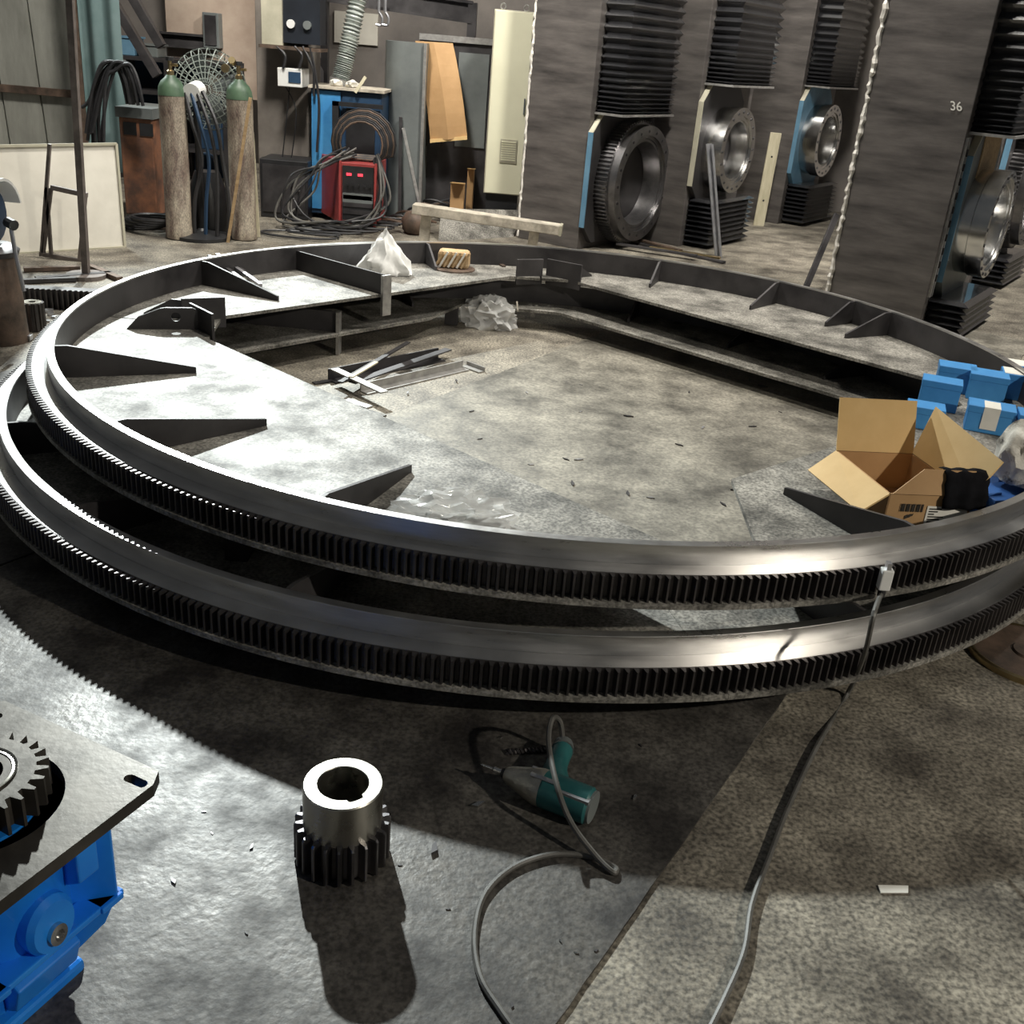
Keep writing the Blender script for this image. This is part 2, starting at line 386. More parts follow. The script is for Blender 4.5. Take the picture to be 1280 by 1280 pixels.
# back walls seen below the upper plate: web plates under each ring along the opening
# legs and spacers that carry the rings
def spacer(px, py, z0, z1, label, group, s=.09):
    tag(MB().bx(px-s/2, px+s/2, py-s/2, py+s/2, z0, z1).build('spacer_block', darksteel, bevel=.004, loc=(px, py, z0)), label, 'block', group)
for a in (-160, -118, -75, -30, 20, 62, 105, 150):
    spacer(CL.x+2.2*math.cos(R(a)), CL.y+2.2*math.sin(R(a)), 0, zL, 'dark steel block propping up the lower gear ring', 'blocks under the lower ring')
for a in (20, 55, 90, 125):
    spacer(CL.x+2.386*math.cos(R(a)), CL.y+2.386*math.sin(R(a)), zL+.168, zU, 'flat dark steel block between the two gear rings at the back', 'blocks between the rings at the back', .06)
for a in (-165, -118, -45):
    spacer(CL.x+2.05*math.cos(R(a)), CL.y+2.05*math.sin(R(a)), zL+PT, zU, 'tall dark steel block between the two ring plates at the front', 'tall blocks between the ring plates', .08)

# ------------------------------------------------------------------ machine columns
def bellows(x1, y0, y1, z0, z1, amp=.04, p0=.034, p1=.095):
    m = MB(); zs = [z0]; p = p0
    while zs[-1] < z1:
        zs += [zs[-1]+p/2, zs[-1]+p]; p = min(p1, p*1.09) if p1 > p0 else max(p1, p*.93)
    v = []; f = []
    for i, z in enumerate(zs):
        a = 0 if i % 2 == 0 else amp
        v += [(0, y0+amp-a, z), (x1-amp+a, y0+amp-a, z), (x1-amp+a, y1-amp+a, z), (0, y1-amp+a, z)]
    for i in range(len(zs)-1):
        for k in range(4): f.append((i*4+k, i*4+(k+1) % 4, i*4+4+(k+1) % 4, i*4+4+k))
    f += [(3,2,1,0), tuple((len(zs)-1)*4+k for k in range(4))]
    return m.add(v, f)
def bearing(t, x0, x1, y, z, ro, ri, teeth, m_out, m_face):
    Mx = frame((x0, y, z), (0,1,0), (0,0,1), (1,0,0)); L = x1-x0
    if teeth:
        g = MB()
        gg = gear_rim(ro, ro*.962, 0, L*.62, teeth, ri)
        g.add(gg.v, gg.f, Mx); g.build('tooth_ring', m_out, t)
        MB().lathe([(ri*1.005, L*.62), (ro*.93, L*.62), (ro*.93, L), (ri*1.08, L), (ri*1.08, L*.9), (ri*1.005, L*.9)], 64, Mx, True).build('inner_race', m_face, t, smooth=30)
    else:
        MB().lathe([(ri, 0), (ro*.97, 0), (ro*.97, L*.42), (ro, L*.45), (ro, L), (ri*1.12, L), (ri*1.12, L*.93), (ri, L*.93)], 64, Mx, True).build('outer_race', m_out, t, smooth=30)
    MB().lathe([(ri*.86, L*.05), (ri*.995, L*.05), (ri*.995, L*.86), (ri*.94, L*.86)], 64, Mx, True).build('bore_ring', m_face, t, smooth=30)
    bolt = None
    for i in range(20):
        a = 2*math.pi*i/20; rr = ri*1.17 if teeth else (ri*1.12+ro)/2
        p = Mx @ Vector((rr*math.cos(a), rr*math.sin(a), L))
        if bolt is None:
            bolt = MB().lathe([(.014, -.004), (.014, .006), (.009, .006), (.009, .0)], 8).build('bolt', darksteel, t)
        else: bolt = share(bolt, Matrix(), t)
        bolt.matrix_basis = Matrix.Translation(p) @ Matrix.Rotation(R(90), 4, 'Y')
def bead(z0, z1, x, y, w=.03, seed=1):
    random.seed(seed); pts = []; z = z0; rad = []
    while z < z1:
        pts.append((x+random.uniform(-.006,.006), y+random.uniform(-.006,.006), z)); rad.append(w*random.uniform(.32, .55)); z += .03
    return MB().tube(pts, rad, 6)
NCOL = 0
def column(label, C, wid, dep, plate, gear, lowb, beadmat=weldwhite, strip=lightblue, rz=R(-33.5), bw=.30, bel=(.08, 1.1), plate_mat=darksteel, extra=None, beadw=.03):
    global NCOL; NCOL += 1
    t = T('machine_column', label, 'machine column', (C.x, C.y, 0), rz, 'row of machine columns')
    MB().bx(-wid, 0, 0, dep, 0, 5.2).build('body', colsteel, t, bevel=.006)
    y0, y1, z0, z1 = plate; ch = min(.16, (y1-y0)*.16)
    oct_ = [(y0, z0+ch), (y0+ch, z0), (y1-ch, z0), (y1, z0+ch), (y1, z1-ch), (y1-ch, z1), (y0+ch, z1), (y0, z1-ch)]
    Mx = frame((0,0,0), (0,1,0), (0,0,1), (1,0,0))
    pl = MB().prism(oct_, 0, .055, Mx).build('mounting_plate', plate_mat, t, bevel=.003)
    MB().bx(.004, .057, y0-.014, y0-.001, z0+ch, z1-ch).build('edge_strip', strip, pl)
    MB().prism([(y0-.012, z1-ch+.002), (y0-.001, z1-ch+.002), (y0+ch-.002, z1), (y0+ch-.012, z1+.008)], .004, .057, Mx).build('edge_strip', cream2, pl)
    gy, gz, ro, ri, th, teeth = gear
    bearing(t, .055, .10+th, gy, gz, ro, ri, teeth, slewsteel if teeth else brightsteel, slewsteel if teeth else brightsteel)
    MB().lathe([(0, 0), (ri*.9, 0), (ri*.9, .004), (0, .004)], 48, frame((.055, gy, gz), (0,1,0), (0,0,1), (1,0,0))).build('bore_cover', darksteel, t)
    bellows(bw, bel[0], bel[1], z1+.02, 5.2).build('bellows', rubber, t)
    MB().bx(0, bw+.01, bel[0]-.01, bel[1]+.01, z1, z1+.02).build('bellows_flange', edgesteel, t)
    if lowb:
        bellows(bw, bel[0], bel[1], .02, z0-.02, p0=.06, p1=.05, amp=.05).build('bellows', rubber, t)
    bead(.02, 5.1, -wid, 0, beadw, NCOL).build('weld_bead', beadmat, t)
    if extra: extra(t)
    return t
C1, C2, C3, C4, C5 = at(721, 312), at(848, 308), at(972, 280), at(1146, 420), at(1210, 357)
column('nearest left column with large toothed slewing ring, beside the cream cabinet', C1, .72, 1.5, (0, 1.36, .06, 1.26), (.70, .62, .60, .43, .17, 92), False)
column('second column, smooth slewing ring behind a leaning white channel', C2, .80, 1.3, (0, .98, .46, 1.58), (.52, .97, .42, .30, .17, 0), True, strip=cream2, beadw=.03)
column('farthest small column with pale blue plate and smooth ring', C3, .85, 1.2, (0, .98, .46, 1.60), (.50, 1.0, .42, .30, .17, 0), True, plate_mat=lightblue)
def chalk(t):
    fc = bpy.data.curves.new('chalk', 'FONT'); fc.body = '36'; fc.size = .085; fc.extrude = .0008; fc.offset = .0008; fc.shear = -.3
    fo = bpy.data.objects.new('chalk', fc); COL.objects.link(fo)
    dg = bpy.context.evaluated_depsgraph_get(); me = bpy.data.meshes.new_from_object(fo.evaluated_get(dg))
    bpy.data.objects.remove(fo); me.materials.clear(); me.materials.append(paper)
    me.transform(frame((-.15, -.004, 1.62), (1,0,0), (0,0,1), (0,-1,0)))
    o = bpy.data.objects.new('chalk_mark', me); COL.objects.link(o); o.parent = t
    for y in (.03, .085): MB().bx(.0, .02, y-.012, y+.012, .30, 1.45).build('guide_rail', edgesteel, t)
    for i in range(10): MB().bx(.0, .03, .048, .066, .42+i*.1, .47+i*.1).build('rail_clip', black, t)
    MB().bx(.056, .064, .36, .92, 1.16, 1.455).build('plywood_pad', wood, t)
column('nearest right column chalk marked 36 with ragged white weld edge', C4, .76, 1.3, (.14, 1.05, .26, 1.47), (.56, .83, .40, .31, .17, 0), True, extra=chalk, plate_mat=greypaint, beadw=.045)
column('rightmost column, toothed slewing ring cut by the frame edge', C5, .5, 1.5, (0, 1.36, .30, 1.55), (.70, .92, .60, .43, .17, 92), True)

# leaning bars and offcuts among the columns
def bar(name, a, b, w, h, m, label, cat='steel bar', group=None, up=(0,0,1)):
    a, b = Vector(a), Vector(b)
    return tag(MB().beam(a, b, w, h, up).build(name, m, bevel=.002, loc=a), label, cat, group)
ch_t = T('channel_bar', 'white steel channel leaning against the second column', 'steel bar', at(898, 322))
b0, b1 = at(898, 322), aY(887, 180, at(898, 322).y+.12)
sx = Vector((.02, -.004, 0))
MB().beam(b0-sx*1.2, b1-sx*1.2, .022, .05, (0,1,0)).build('flange', galv, ch_t, world=True)
MB().beam(b0+sx*1.2, b1+sx*1.2, .022, .05, (0,1,0)).build('flange', galv, ch_t, world=True)
MB().beam(b0+Vector((0,.03,0)), b1+Vector((0,.03,0)), .05, .01, (0,1,0)).build('web', galv, ch_t, world=True)
q = at(948, 282); tb = T('timber_board', 'pale drilled timber board leaning between second and third column', 'board', q)
r1 = aY(970, 166, q.y-.02)
MB().beam(q, r1, .13, .03, (0,1,0)).build('board', palewood, tb, world=True, bevel=.002)
for f_ in (.28, .75):
    p_ = q.lerp(r1, f_)-Vector((0,.0165,0)); MB().cyl(p_, p_-Vector((0,.003,0)), .012, 10).build('hole', black, tb, world=True)
q = at(928, 270); bar('steel_strip', q, aY(937, 228, q.y+.05), .04, .015, galv, 'short bright steel strip standing left of the timber board', up=(0,1,0))
q = at(834, 302); bar('steel_strip', q, aY(845, 253, q.y+.03), .05, .012, galv, 'steel strip propped at the foot of the second column', up=(0,1,0))
q = at(967, 276); bar('steel_strip', q, aY(974, 234, q.y+.05), .045, .012, galv, 'steel strip standing before the small far column', up=(0,1,0))
q = at(708, 306); bar('steel_strip', q, aY(712, 281, q.y+.03), .05, .02, darksteel, 'dark short strip standing beside the toothed column', up=(0,1,0))
for (a, b, l) in (((1038, 388), (1052, 338), 'white strip leaning on the left foot of the chalk marked column'), ((1107, 398), (1120, 352), 'white strip leaning on the right foot of the chalk marked column')):
    q = at(*a) ; bar('steel_strip', q, aY(b[0], b[1], q.y+.06), .035, .012, galv, l, up=(0,1,0))
q = at(1002, 372); bar('angle_bar', q, aY(1046, 268, q.y+.5), .05, .03, darksteel, 'dark angle bar leaning left of the chalk marked column', up=(0,1,0))
for i, (a, b, m, l) in enumerate((((800, 306), (905, 330), darksteel, 'dark flat bar lying farthest from the ring by the second column'), ((812, 312), (900, 326), brass, 'yellow bar lying on the floor behind the ring'), ((782, 300), (850, 318), rust, 'rusty flat bar on the floor below the toothed ring'), ((770, 311), (870, 326), darksteel, 'dark flat bar lying closest to the ring rim at the back'))):
    pa, pb = at(*a), at(*b); bar('flat_bar', pa+Vector((0,0,.015+.012*i)), pb+Vector((0,0,.015+.012*i)), .06, .02, m, l)

# ------------------------------------------------------------------ background, left to right
def span(x0, x1, yt, Y, yb=None):
    ym = (yt+(yb if yb else yt+150))/2
    a, b = aY(x0, ym, Y), aY(x1, ym, Y); zt = aY((x0+x1)/2, yt, Y).z
    zb = aY((x0+x1)/2, yb, Y).z if yb else 0
    return a.x, b.x, zb, zt
# white leaning board
q = at(60, 315); bx0 = q.y
pb = MB(); p = [at(156, 309), at(-60, 322)]
up1, up0 = aY(145, 180, p[0].y+.18), aY(-70, 184, p[1].y+.18)
nn = (p[1]-p[0]).cross(up1-p[0]).normalized()*.03
t = T('leaning_board', 'large white board leaning behind the steel stand', 'board', p[0])
MB().add([p[0], p[1], up0, up1, p[0]+nn, p[1]+nn, up0+nn, up1+nn], [(0,1,2,3),(7,6,5,4),(0,4,5,1),(1,5,6,2),(2,6,7,3),(3,7,4,0)]).build('panel', white, t, world=True)
cc = [x-nn.normalized()*.012*(1 if nn.y > 0 else -1) for x in (p[0], p[1], up0, up1)]
fr = MB()
for i in range(4): fr.beam(cc[i], cc[(i+1) % 4], .02, .02)
fr.build('edge_trim', cream2, t, world=True)
# steel pole and stand
q = at(108, 347); topq = aY(84, -60, q.y+.05)
t = T('steel_pole', 'tall slim rusty pole rising in front of the white board', 'pole', q)
MB().beam(q, topq, .045, .045, (0,1,0)).build('shaft', polegrey, t, world=True)
MB().cyl(q, q+Vector((0,0,.03)), .14, 20).build('foot', polegrey, t, world=True)
t = T('steel_stand', 'low brown welded steel stand before the white board', 'stand', at(80, 322))
Ya = at(80, 325).y
def pt(x, y, dy=0): return aY(x, y, Ya+dy)
for a, b in (((64,235),(54,318)),((107,243),(100,330)),((62,180),(52,318)),((58,234),(64,319))):
    A, B = pt(*a), pt(*b); B.z = max(B.z, .012)
    MB().beam(A, B, .024, .024, (0,1,0)).build('leg', polegrey, t, world=True)
MB().beam(pt(64,234), pt(109,244), .035, .035, (0,1,0)).build('crossbar', polegrey, t, world=True)
MB().beam(pt(50,319)+Vector((0,0,.01)), pt(104,328)+Vector((0,0,.01)), .03, .03).build('crossbar', polegrey, t, world=True)
# teal curtain
Y = 10.5; x0, x1, zb, zt = span(96, 147, -60, Y)
zt = 3.4
v = []; f = []; n = 40
for i in range(n+1):
    u = i/n; x = x0+(x1-x0)*u; y = Y+.03*math.sin(u*13)
    v += [(x, y, .35), (x+.02, y+.02*math.sin(u*9), zt), (x, y+.012, .35), (x+.02, y+.012+.02*math.sin(u*9), zt)]
for i in range(n):
    a, b = i*4, i*4+4; f += [(a,b,b+1,a+1), (a+2,a+3,b+3,b+2), (a+1,b+1,b+3,a+3), (a,a+2,b+2,b)]
t = T('welding_curtain', 'teal plastic curtain hanging right of the grey cladding', 'curtain', (x0, Y, 0))
MB().add(v, f).build('sheet', teal, t, world=True, smooth=60)
MB().beam((x0-.1, Y, 3.42), (x1+.1, Y, 3.42), .04, .04).build('rail', rust, t, world=True)
MB().bx(x0-.05, x0-.0, Y-.02, Y+.03, 0, 3.44).build('post', rust, t, world=True)
# diagonal props
for a, b, l in (((128,-20),(197,95),'dark diagonal steel prop right of the teal curtain'), ((156,-20),(202,58),'shorter dark diagonal prop above the gas cylinder')):
    A, B = aY(*a, 11.6), aY(*b, 11.6); bar('steel_prop', A, B, .09, .09, darksteel, l, 'prop', up=(0,1,0))
# shelf-like dark frame behind (backdrop rack)
t = T('storage_rack', 'dark cluttered storage rack behind the gas cylinders', 'rack', (-4.0, 12.6, 0))
xa, xb, _, _ = span(140, 282, 20, 12.6)
for x in (xa, (xa+xb)/2, xb): MB().bx(x-.04, x+.04, 12.56, 12.64, 0, 1.34).build('upright', darksteel, t, world=True)
for x in (xa, (xa+xb)/2, xb): MB().bx(x-.04, x+.04, 13.16, 13.24, 0, 1.34).build('upright', darksteel, t, world=True)
for z in (.35, .95, 1.3): MB().bx(xa, xb, 12.58, 13.22, z, z+.04).build('shelf', darksteel, t, world=True)
MB().bx(xa, xb, 13.24, 13.27, 0, 1.34).build('back_panel', darkblue, t, world=True)
for (px0, px1, zz, h, m, l) in ((146,172,1.34,.18,lightblue,'pale blue bin on the top shelf of the dark rack'),(176,200,1.34,.12,greypaint,'grey bin on the top shelf behind the left cylinder'),(255,278,.99,.25,rust,'rusty drum shaped box on the middle shelf between cylinders'),(246,276,.39,.35,darkblue,'dark blue crate on the lowest shelf between cylinders')):
    a, b, _, _ = span(px0, px1, 60, 12.65); tt = T('storage_bin', l, 'bin', ((a+b)/2, 12.85, zz))
    MB().bx(a, b, 12.68, 13.0, zz, zz+h).build('body', m, tt, world=True, bevel=.01)
    MB().bx(a-.015, b+.015, 12.665, 13.015, zz+h, zz+h+.02).build('rim', m, tt, world=True)
a, b, zb, zt = span(257, 277, 16, 13.8, 60)
t = T('junction_box', 'dark grey junction box on the pinkish wall above the fan', 'junction box', ((a+b)/2, 13.8, zb))
MB().bx(a, b, 13.68, 13.85, zb, zt).build('case', greypaint, t, world=True, bevel=.01)
MB().bx(a+.03, b-.03, 13.665, 13.68, zb+.03, zt-.03).build('cover', darksteel, t, world=True)
a, b, zb, zt = span(190, 262, 44, 13.7, 60)
t = T('wall_beam', 'dark steel beam along the wall above the left gas cylinder', 'beam', (a, 13.75, zb))
MB().bx(a, b, 13.7, 13.85, zb, zb+.025).build('flange', darksteel, t, world=True)
MB().bx(a, b, 13.77, 13.79, zb+.025, zt).build('web', darksteel, t, world=True)
MB().bx(a, b, 13.7, 13.85, zt, zt+.025).build('flange', darksteel, t, world=True)
# orange rusted welder with hose coil
Y = 9.9; x0, x1, _, zt = span(154, 194, 148, Y)
t = T('old_welder', 'rusty orange welding machine with hoses on top, left of the cylinders', 'welding machine', ((x0+x1)/2, Y+.25, 0))
MB().bx(x0, x1, Y, Y+.6, .06, zt).build('body', orange, t, world=True, bevel=.01)
MB().bx(x0-.02, x1+.02, Y-.02, Y+.62, zt, zt+.09).build('top_tray', greypaint, t, world=True)
for k in (0, 1): MB().bx(x0+.04+k*.15, x0+.16+k*.15, Y-.006, Y+.01, zt-.15, zt-.04).build('vent', black, t, world=True)
for sx_ in (x0+.04, x1-.04):
    for yy in (Y+.05, Y+.5): MB().cyl((sx_, yy, .03), (sx_+.03, yy, .03), .035, 12).build('wheel', black, t, world=True)
for i in range(11):
    u = i/10; xc = x0-.06+u*.14+random.uniform(-.07,.07); yy = Y-.05-.014*i
    pts = [(xc-.2-.05*u, yy, random.uniform(.5,1.0) if i < 10 else .02), (xc-.14, yy, 1.1+random.uniform(-.05,.05)), (xc-.02, yy, 1.3+.1*random.random()), (xc+.1, yy, 1.38), (xc+.17, yy-.02, 1.25), (xc+.2, yy-.02, 1.05)] if i > 3 else [(xc-.12, yy, .62), (xc-.1, yy, .95), (xc, yy, 1.25), (xc+.12, yy, 1.37), (xc+.24, yy, 1.3), (xc+.3, yy, 1.1)]
    tag(MB().tube(spline(pts, 6), .016, 6).build('hose', hosemat, loc=pts[0]), 'black hose loop draped over the orange welding machine', 'hose', 'hoses on the orange welder')
for i in range(5):
    c = at(170+i*7, 284+i*2); pts = [c+Vector((.22*math.cos(a), .16*math.sin(a), .02+.03*i)) for a in [k*.7 for k in range(10)]]
    tag(MB().tube(spline(pts, 4), .018, 6).build('hose', hosemat, loc=c), 'black hose coiled on the floor before the orange welder', 'hose', 'coiled floor hoses')
# gas cylinders
def cylinder(px, py, label, capmat, hgt=1.33, lean=0):
    q = at(px, py); t = T('gas_cylinder', label, 'gas cylinder', q, 0, 'gas cylinders')
    MB().lathe([(.085,0),(.118,.01),(.118,.09),(.112,.10),(.112,hgt-.14),(.105,hgt-.08)], 32).build('body', cylmat, t, smooth=40)
    MB().lathe([(.1055,hgt-.085),(.112,hgt-.14),(.1135,hgt-.14),(.107,hgt-.075),(.085,hgt-.03),(.05,hgt),(.035,hgt+.02)], 32).build('shoulder', capmat, t, smooth=40)
    v_ = MB().lathe([(.03,hgt+.02),(.03,hgt+.05),(.017,hgt+.06),(.017,hgt+.13)], 12).build('valve', brass, t, smooth=30)
    MB().cyl((0,0,hgt+.13), (0,0,hgt+.16), .035, 8).build('handwheel', black, v_)
    MB().cyl((0,0,hgt+.10), (.07,-.02,hgt+.10), .012, 8).build('outlet', brass, v_)
    return t
cylinder(225, 298, 'left gas cylinder, rusty and taller, beside the orange welder', green)
c2 = cylinder(305, 299, 'right gas cylinder with bright green shoulder and regulator', green)
MB().cyl((-.10,-.02,1.43), (-.10,-.06,1.43), .035, 14).build('gauge', brass, c2)
MB().cyl((-.04,-.02,1.48), (-.04,-.06,1.50), .03, 14).build('gauge', brass, c2)
q = at(290, 300)-Vector((0,.13,0)); bar('wooden_stick', q, aY(313, 122, q.y+.05), .025, .02, wood, 'thin wooden stick leaning on the right gas cylinder', 'stick', up=(0,1,0))
q = at(322, 296)-Vector((0,.02,0)); bar('timber_strip', q, aY(313, 165, q.y+.1), .06, .02, palewood, 'pale strip standing behind the wooden stick on the cylinder', 'strip', up=(0,1,0))
# fan
Yf = 9.55; fc = aY(262, 112, Yf)
t = T('pedestal_fan', 'wire guarded industrial fan between the two gas cylinders', 'fan', (fc.x, Yf, 0))
g = MB(); FR = .33
for k in range(7):
    r_ = FR*(k+1)/7; dz = .12*math.sqrt(max(0, 1-(r_/FR)**2))
    for sgn in (-1, 1):
        g.tube([fc+Vector((r_*math.cos(a*math.pi/16), sgn*dz, r_*math.sin(a*math.pi/16))) for a in range(33)], .005, 4)
g.build('guard', wire, t, world=True)
sp_ = None
for k in range(28):
    a = 2*math.pi*k/28
    for sgn in (-1, 1):
        m_ = MB().tube([fc+Vector((r_*math.cos(a), sgn*.12*math.sqrt(max(0,1-(r_/FR)**2)), r_*math.sin(a))) for r_ in (.06,.14,.22,.28,.32,FR)], .004, 4)
        m_.build('guard_wire', wire, t, world=True)
MB().cyl(fc+Vector((-.06,-.14,0)), fc+Vector((-.06,-.32,-.02)), .075, 20).build('motor', whiteplastic, t, world=True, smooth=30)
for k in range(4):
    a = k*math.pi/2+.4; ca, sa = math.cos(a), math.sin(a)
    MB().prism([(.04,-.03),(.27,-.09),(.29,.05),(.04,.03)], -.006, .006, frame(fc, (ca,-.15,sa), (-sa,.35,ca), (0,1,0))).build('blade', greypaint, t, world=True)
MB().cyl((fc.x-.06, Yf-.2, .05), (fc.x-.06, Yf-.2, fc.z-.06), .03, 10).build('pole', black, t, world=True)
MB().lathe([(.26,0),(.26,.03),(.05,.07),(.03,.09)], 24, Matrix.Translation((fc.x-.06, Yf-.2, 0))).build('base', black, t, world=True, smooth=30)
for k in range(4):
    pts = [fc+Vector((-.12+.05*k,-.3,.0)), fc+Vector((-.06+.07*k,-.34,-.25)), fc+Vector((.0+.06*k,-.3,-.55)), fc+Vector((-.08+.1*k,-.3,-.9)), Vector((fc.x-.1+.1*k, Yf-.3, .03))]
    tag(MB().tube(spline(pts, 6), .018, 6).build('hose', hosemat if k != 1 else darkblue, loc=pts[-1]), ['black hose hanging nearest the left gas cylinder','blue hose hanging between the two gas cylinders','black hose hanging just right of the blue hose','black hose hanging nearest the right gas cylinder'][k], 'hose', 'hoses between the cylinders')
q = at(262, 291); t = T('tool_bag', 'dark canvas bag standing between the gas cylinders', 'bag', q)
MB().lathe([(.16,0),(.18,.1),(.16,.4),(.11,.55)], 16).build('body', black, t, smooth=60)
MB().tube(spline([(-.1,0,.54),(-.06,0,.68),(.06,0,.68),(.1,0,.54)], 6), .012, 6).build('strap', darkblue, t)
# pinkish wall panel and pillar
x0, x1, _, _ = span(222, 352, 0, 13.9); struct(MB().bx(x0-.1, x1+.3, 13.85, 14.0, .9, 4.5).build('wall_plaster', plaster))
Y = 11.2; x0, x1, _, _ = span(322, 386, 80, Y)
struct(MB().bx(x0, x1, Y, Y+.6, 0, 4.6).build('wall_pillar', concpost, bevel=.01))
Y = 11.0; x0, x1, zb, zt = span(330, 402, -30, Y, 58)
t = T('switch_box', 'cream and black electrical switch box high on the pillar', 'switch box', ((x0+x1)/2, Y, zb))
xm = x0+(x1-x0)*.36
MB().bx(x0, xm, Y-.12, Y+.2, zb, zt).build('housing', cream2, t, world=True, bevel=.005)
MB().bx(xm, x1, Y-.08, Y+.2, zb+.03, zt).build('door', navy, t, world=True)
for k in (0, 1): MB().cyl((xm+.08+k*.16, Y-.08, zb+.2), (xm+.08+k*.16, Y-.11, zb+.2), .04, 14).build('knob', whiteplastic if k == 0 else greypaint, t, world=True)
MB().bx(x0-.02, x1+.02, Y-.16, Y+.2, zb-.03, zb).build('shelf', rust, t, world=True)
x0, x1, zb, zt = span(351, 381, 85, Y, 108)
t = T('meter_box', 'small white meter box below the electrical switch box', 'meter', ((x0+x1)/2, Y, zb))
MB().bx(x0, x1, Y-.14, Y+.2, zb, zt).build('case', whiteplastic, t, world=True, bevel=.006)
MB().bx(x0+.11, x1-.01, Y-.147, Y-.13, zb+.04, zt-.03).build('display', darkblue, t, world=True)
for k, (a, b) in enumerate((((346,58),(354,86)), ((368,58),(374,85)), ((378,58),(392,120)), ((388,60),(396,190)))):
    A, B = aY(*a, 10.85), aY(*b, 10.85); mid = (A+B)/2+Vector((.05,0,.02))
    tag(MB().tube(spline([A, mid, B], 8), .014, 6).build('conduit', hosemat, loc=B), ['short bent black cable entering the meter box left side','black cable entering the meter box right side','black cable passing right of the meter box','long black cable running down to the red welder'][k], 'cable')
for k, (a, m_, b) in enumerate((((357,108),(370,140),(364,200)), ((362,108),(358,150),(352,205)))):
    pts = [aY(*a,10.95), aY(*m_,10.95), aY(*b,10.95)]
    tag(MB().tube(spline(pts, 8), .006, 5).build('wire', black, loc=pts[-1]), ['thin wire hanging right below the meter box','thin wire hanging left below the meter box'][k], 'wire')
# dark cabinets at the foot of the pillar
Y = 10.7; x0, x1, _, zt = span(326, 385, 200, Y)
t = T('dark_cabinet', 'low dark steel cabinet at the foot of the grey pillar', 'cabinet', ((x0+x1)/2, Y, 0))
MB().bx(x0, x1, Y, Y+.45, 0, zt).build('body', black, t, world=True, bevel=.01)
MB().bx(x0+.03, x1-.03, Y-.01, Y+.01, .06, zt-.05).build('door', darksteel, t, world=True)
MB().bx(x1-.1, x1-.07, Y-.03, Y-.01, zt*.5, zt*.6).build('handle', edgesteel, t, world=True)
# dark oxygen bottle behind
Y = 12.1; x0, x1, _, zt = span(388, 403, 78, Y); xm = (x0+x1)/2
t = T('slim_cylinder', 'slim dark cylinder standing behind the blue cabinet', 'gas cylinder', (xm, Y, 0))
MB().lathe([(.07,0),(.08,.02),(.08,zt-.08),(.04,zt-.02)], 20, Matrix.Translation((xm, Y, 0))).build('body', darksteel, t, world=True, smooth=40)
MB().lathe([(.03,zt-.02),(.03,zt+.04),(.05,zt+.05),(.05,zt+.12)], 10, Matrix.Translation((xm, Y, 0))).build('valve', edgesteel, t, world=True)
# blue cabinet
Y = 10.9; x0, x1, _, zt = span(389, 476, 113, Y); xm = x0+(x1-x0)*.42
t = T('blue_cabinet', 'blue steel cabinet under the ribbed duct', 'cabinet', ((x0+x1)/2, Y+.3, 0))
MB().bx(x0, x1, Y, Y+.55, .05, zt).build('body', darkblue, t, world=True, bevel=.008)
MB().bx(x0+.01, xm, Y-.014, Y, .1, zt-.02).build('door', cabblue, t, world=True)
d2 = MB().bx(xm+.02, x1-.01, Y-.014, Y, .1, zt-.02).build('door', darkblue, t, world=True)
MB().bx(xm+.06, xm+.35, Y-.025, Y-.014, .5, zt-.16).build('panel', black, t, world=True)
MB().bx(x0-.02, x1+.03, Y-.05, Y+.58, zt, zt+.025).build('top_sheet', concretebeam, t, world=True)
x0b, x1b, _, zt2 = span(410, 418, 128, 10.6)
MB().bx(x0b, x1b, Y-.1, Y-.03, .3, zt2).build('bracket', black, t, world=True)
MB().bx(x0b, x0b+.5, Y-.1, Y-.05, zt2-.04, zt2).build('bracket', black, t, world=True)
# clutter on the blue cabinet top
for (px0, py0, px1, py1, l) in ((420,108,440,104,'grey rag bundle at the mouth of the duct'),(440,108,456,100,'crumpled rag right of the duct mouth')):
    A = aY(px0, py0, Y+.1); A.z = zt+.025
    b = bmesh.new(); bmesh.ops.create_icosphere(b, subdivisions=2, radius=.07)
    for v_ in b.verts: v_.co *= 1+.5*noise.noise(v_.co*25+Vector((px0,0,0))); v_.co.z *= .6; v_.co.z = max(v_.co.z, -.03)
    me = bpy.data.meshes.new('rag'); b.to_mesh(me); b.free(); me.materials.append(gloveblack)
    o = bpy.data.objects.new('rag', me); COL.objects.link(o); o.location = A+Vector((0,0,.03)); tag(o, l, 'rag')
A = aY(444, 116, Y-.06); B = aY(457, 96, Y-.02); bar('wooden_stick', A, B, .03, .02, palewood, 'pale stick poking out above the blue cabinet', 'stick', up=(0,1,0))
# ribbed duct
A, B, Cc = aY(424, 106, Y+.25), aY(436, 55, Y+.3), aY(455, -40, Y+.4)
A.z = max(A.z, zt+.03)
pts = spline([A, B, Cc], 60); rad = [.083+.014*math.cos(i*math.pi*.72) for i in range(len(pts))]
t = T('ribbed_duct', 'ribbed grey ventilation duct hanging above the blue cabinet', 'duct', A)
MB().tube(pts, rad, 20).build('hose', duct, t, world=True, smooth=80)
MB().tube([A-Vector((.0,0,.0)), A+(pts[1]-pts[0]).normalized()*.05], .105, 20).build('collar', edgesteel, t, world=True)
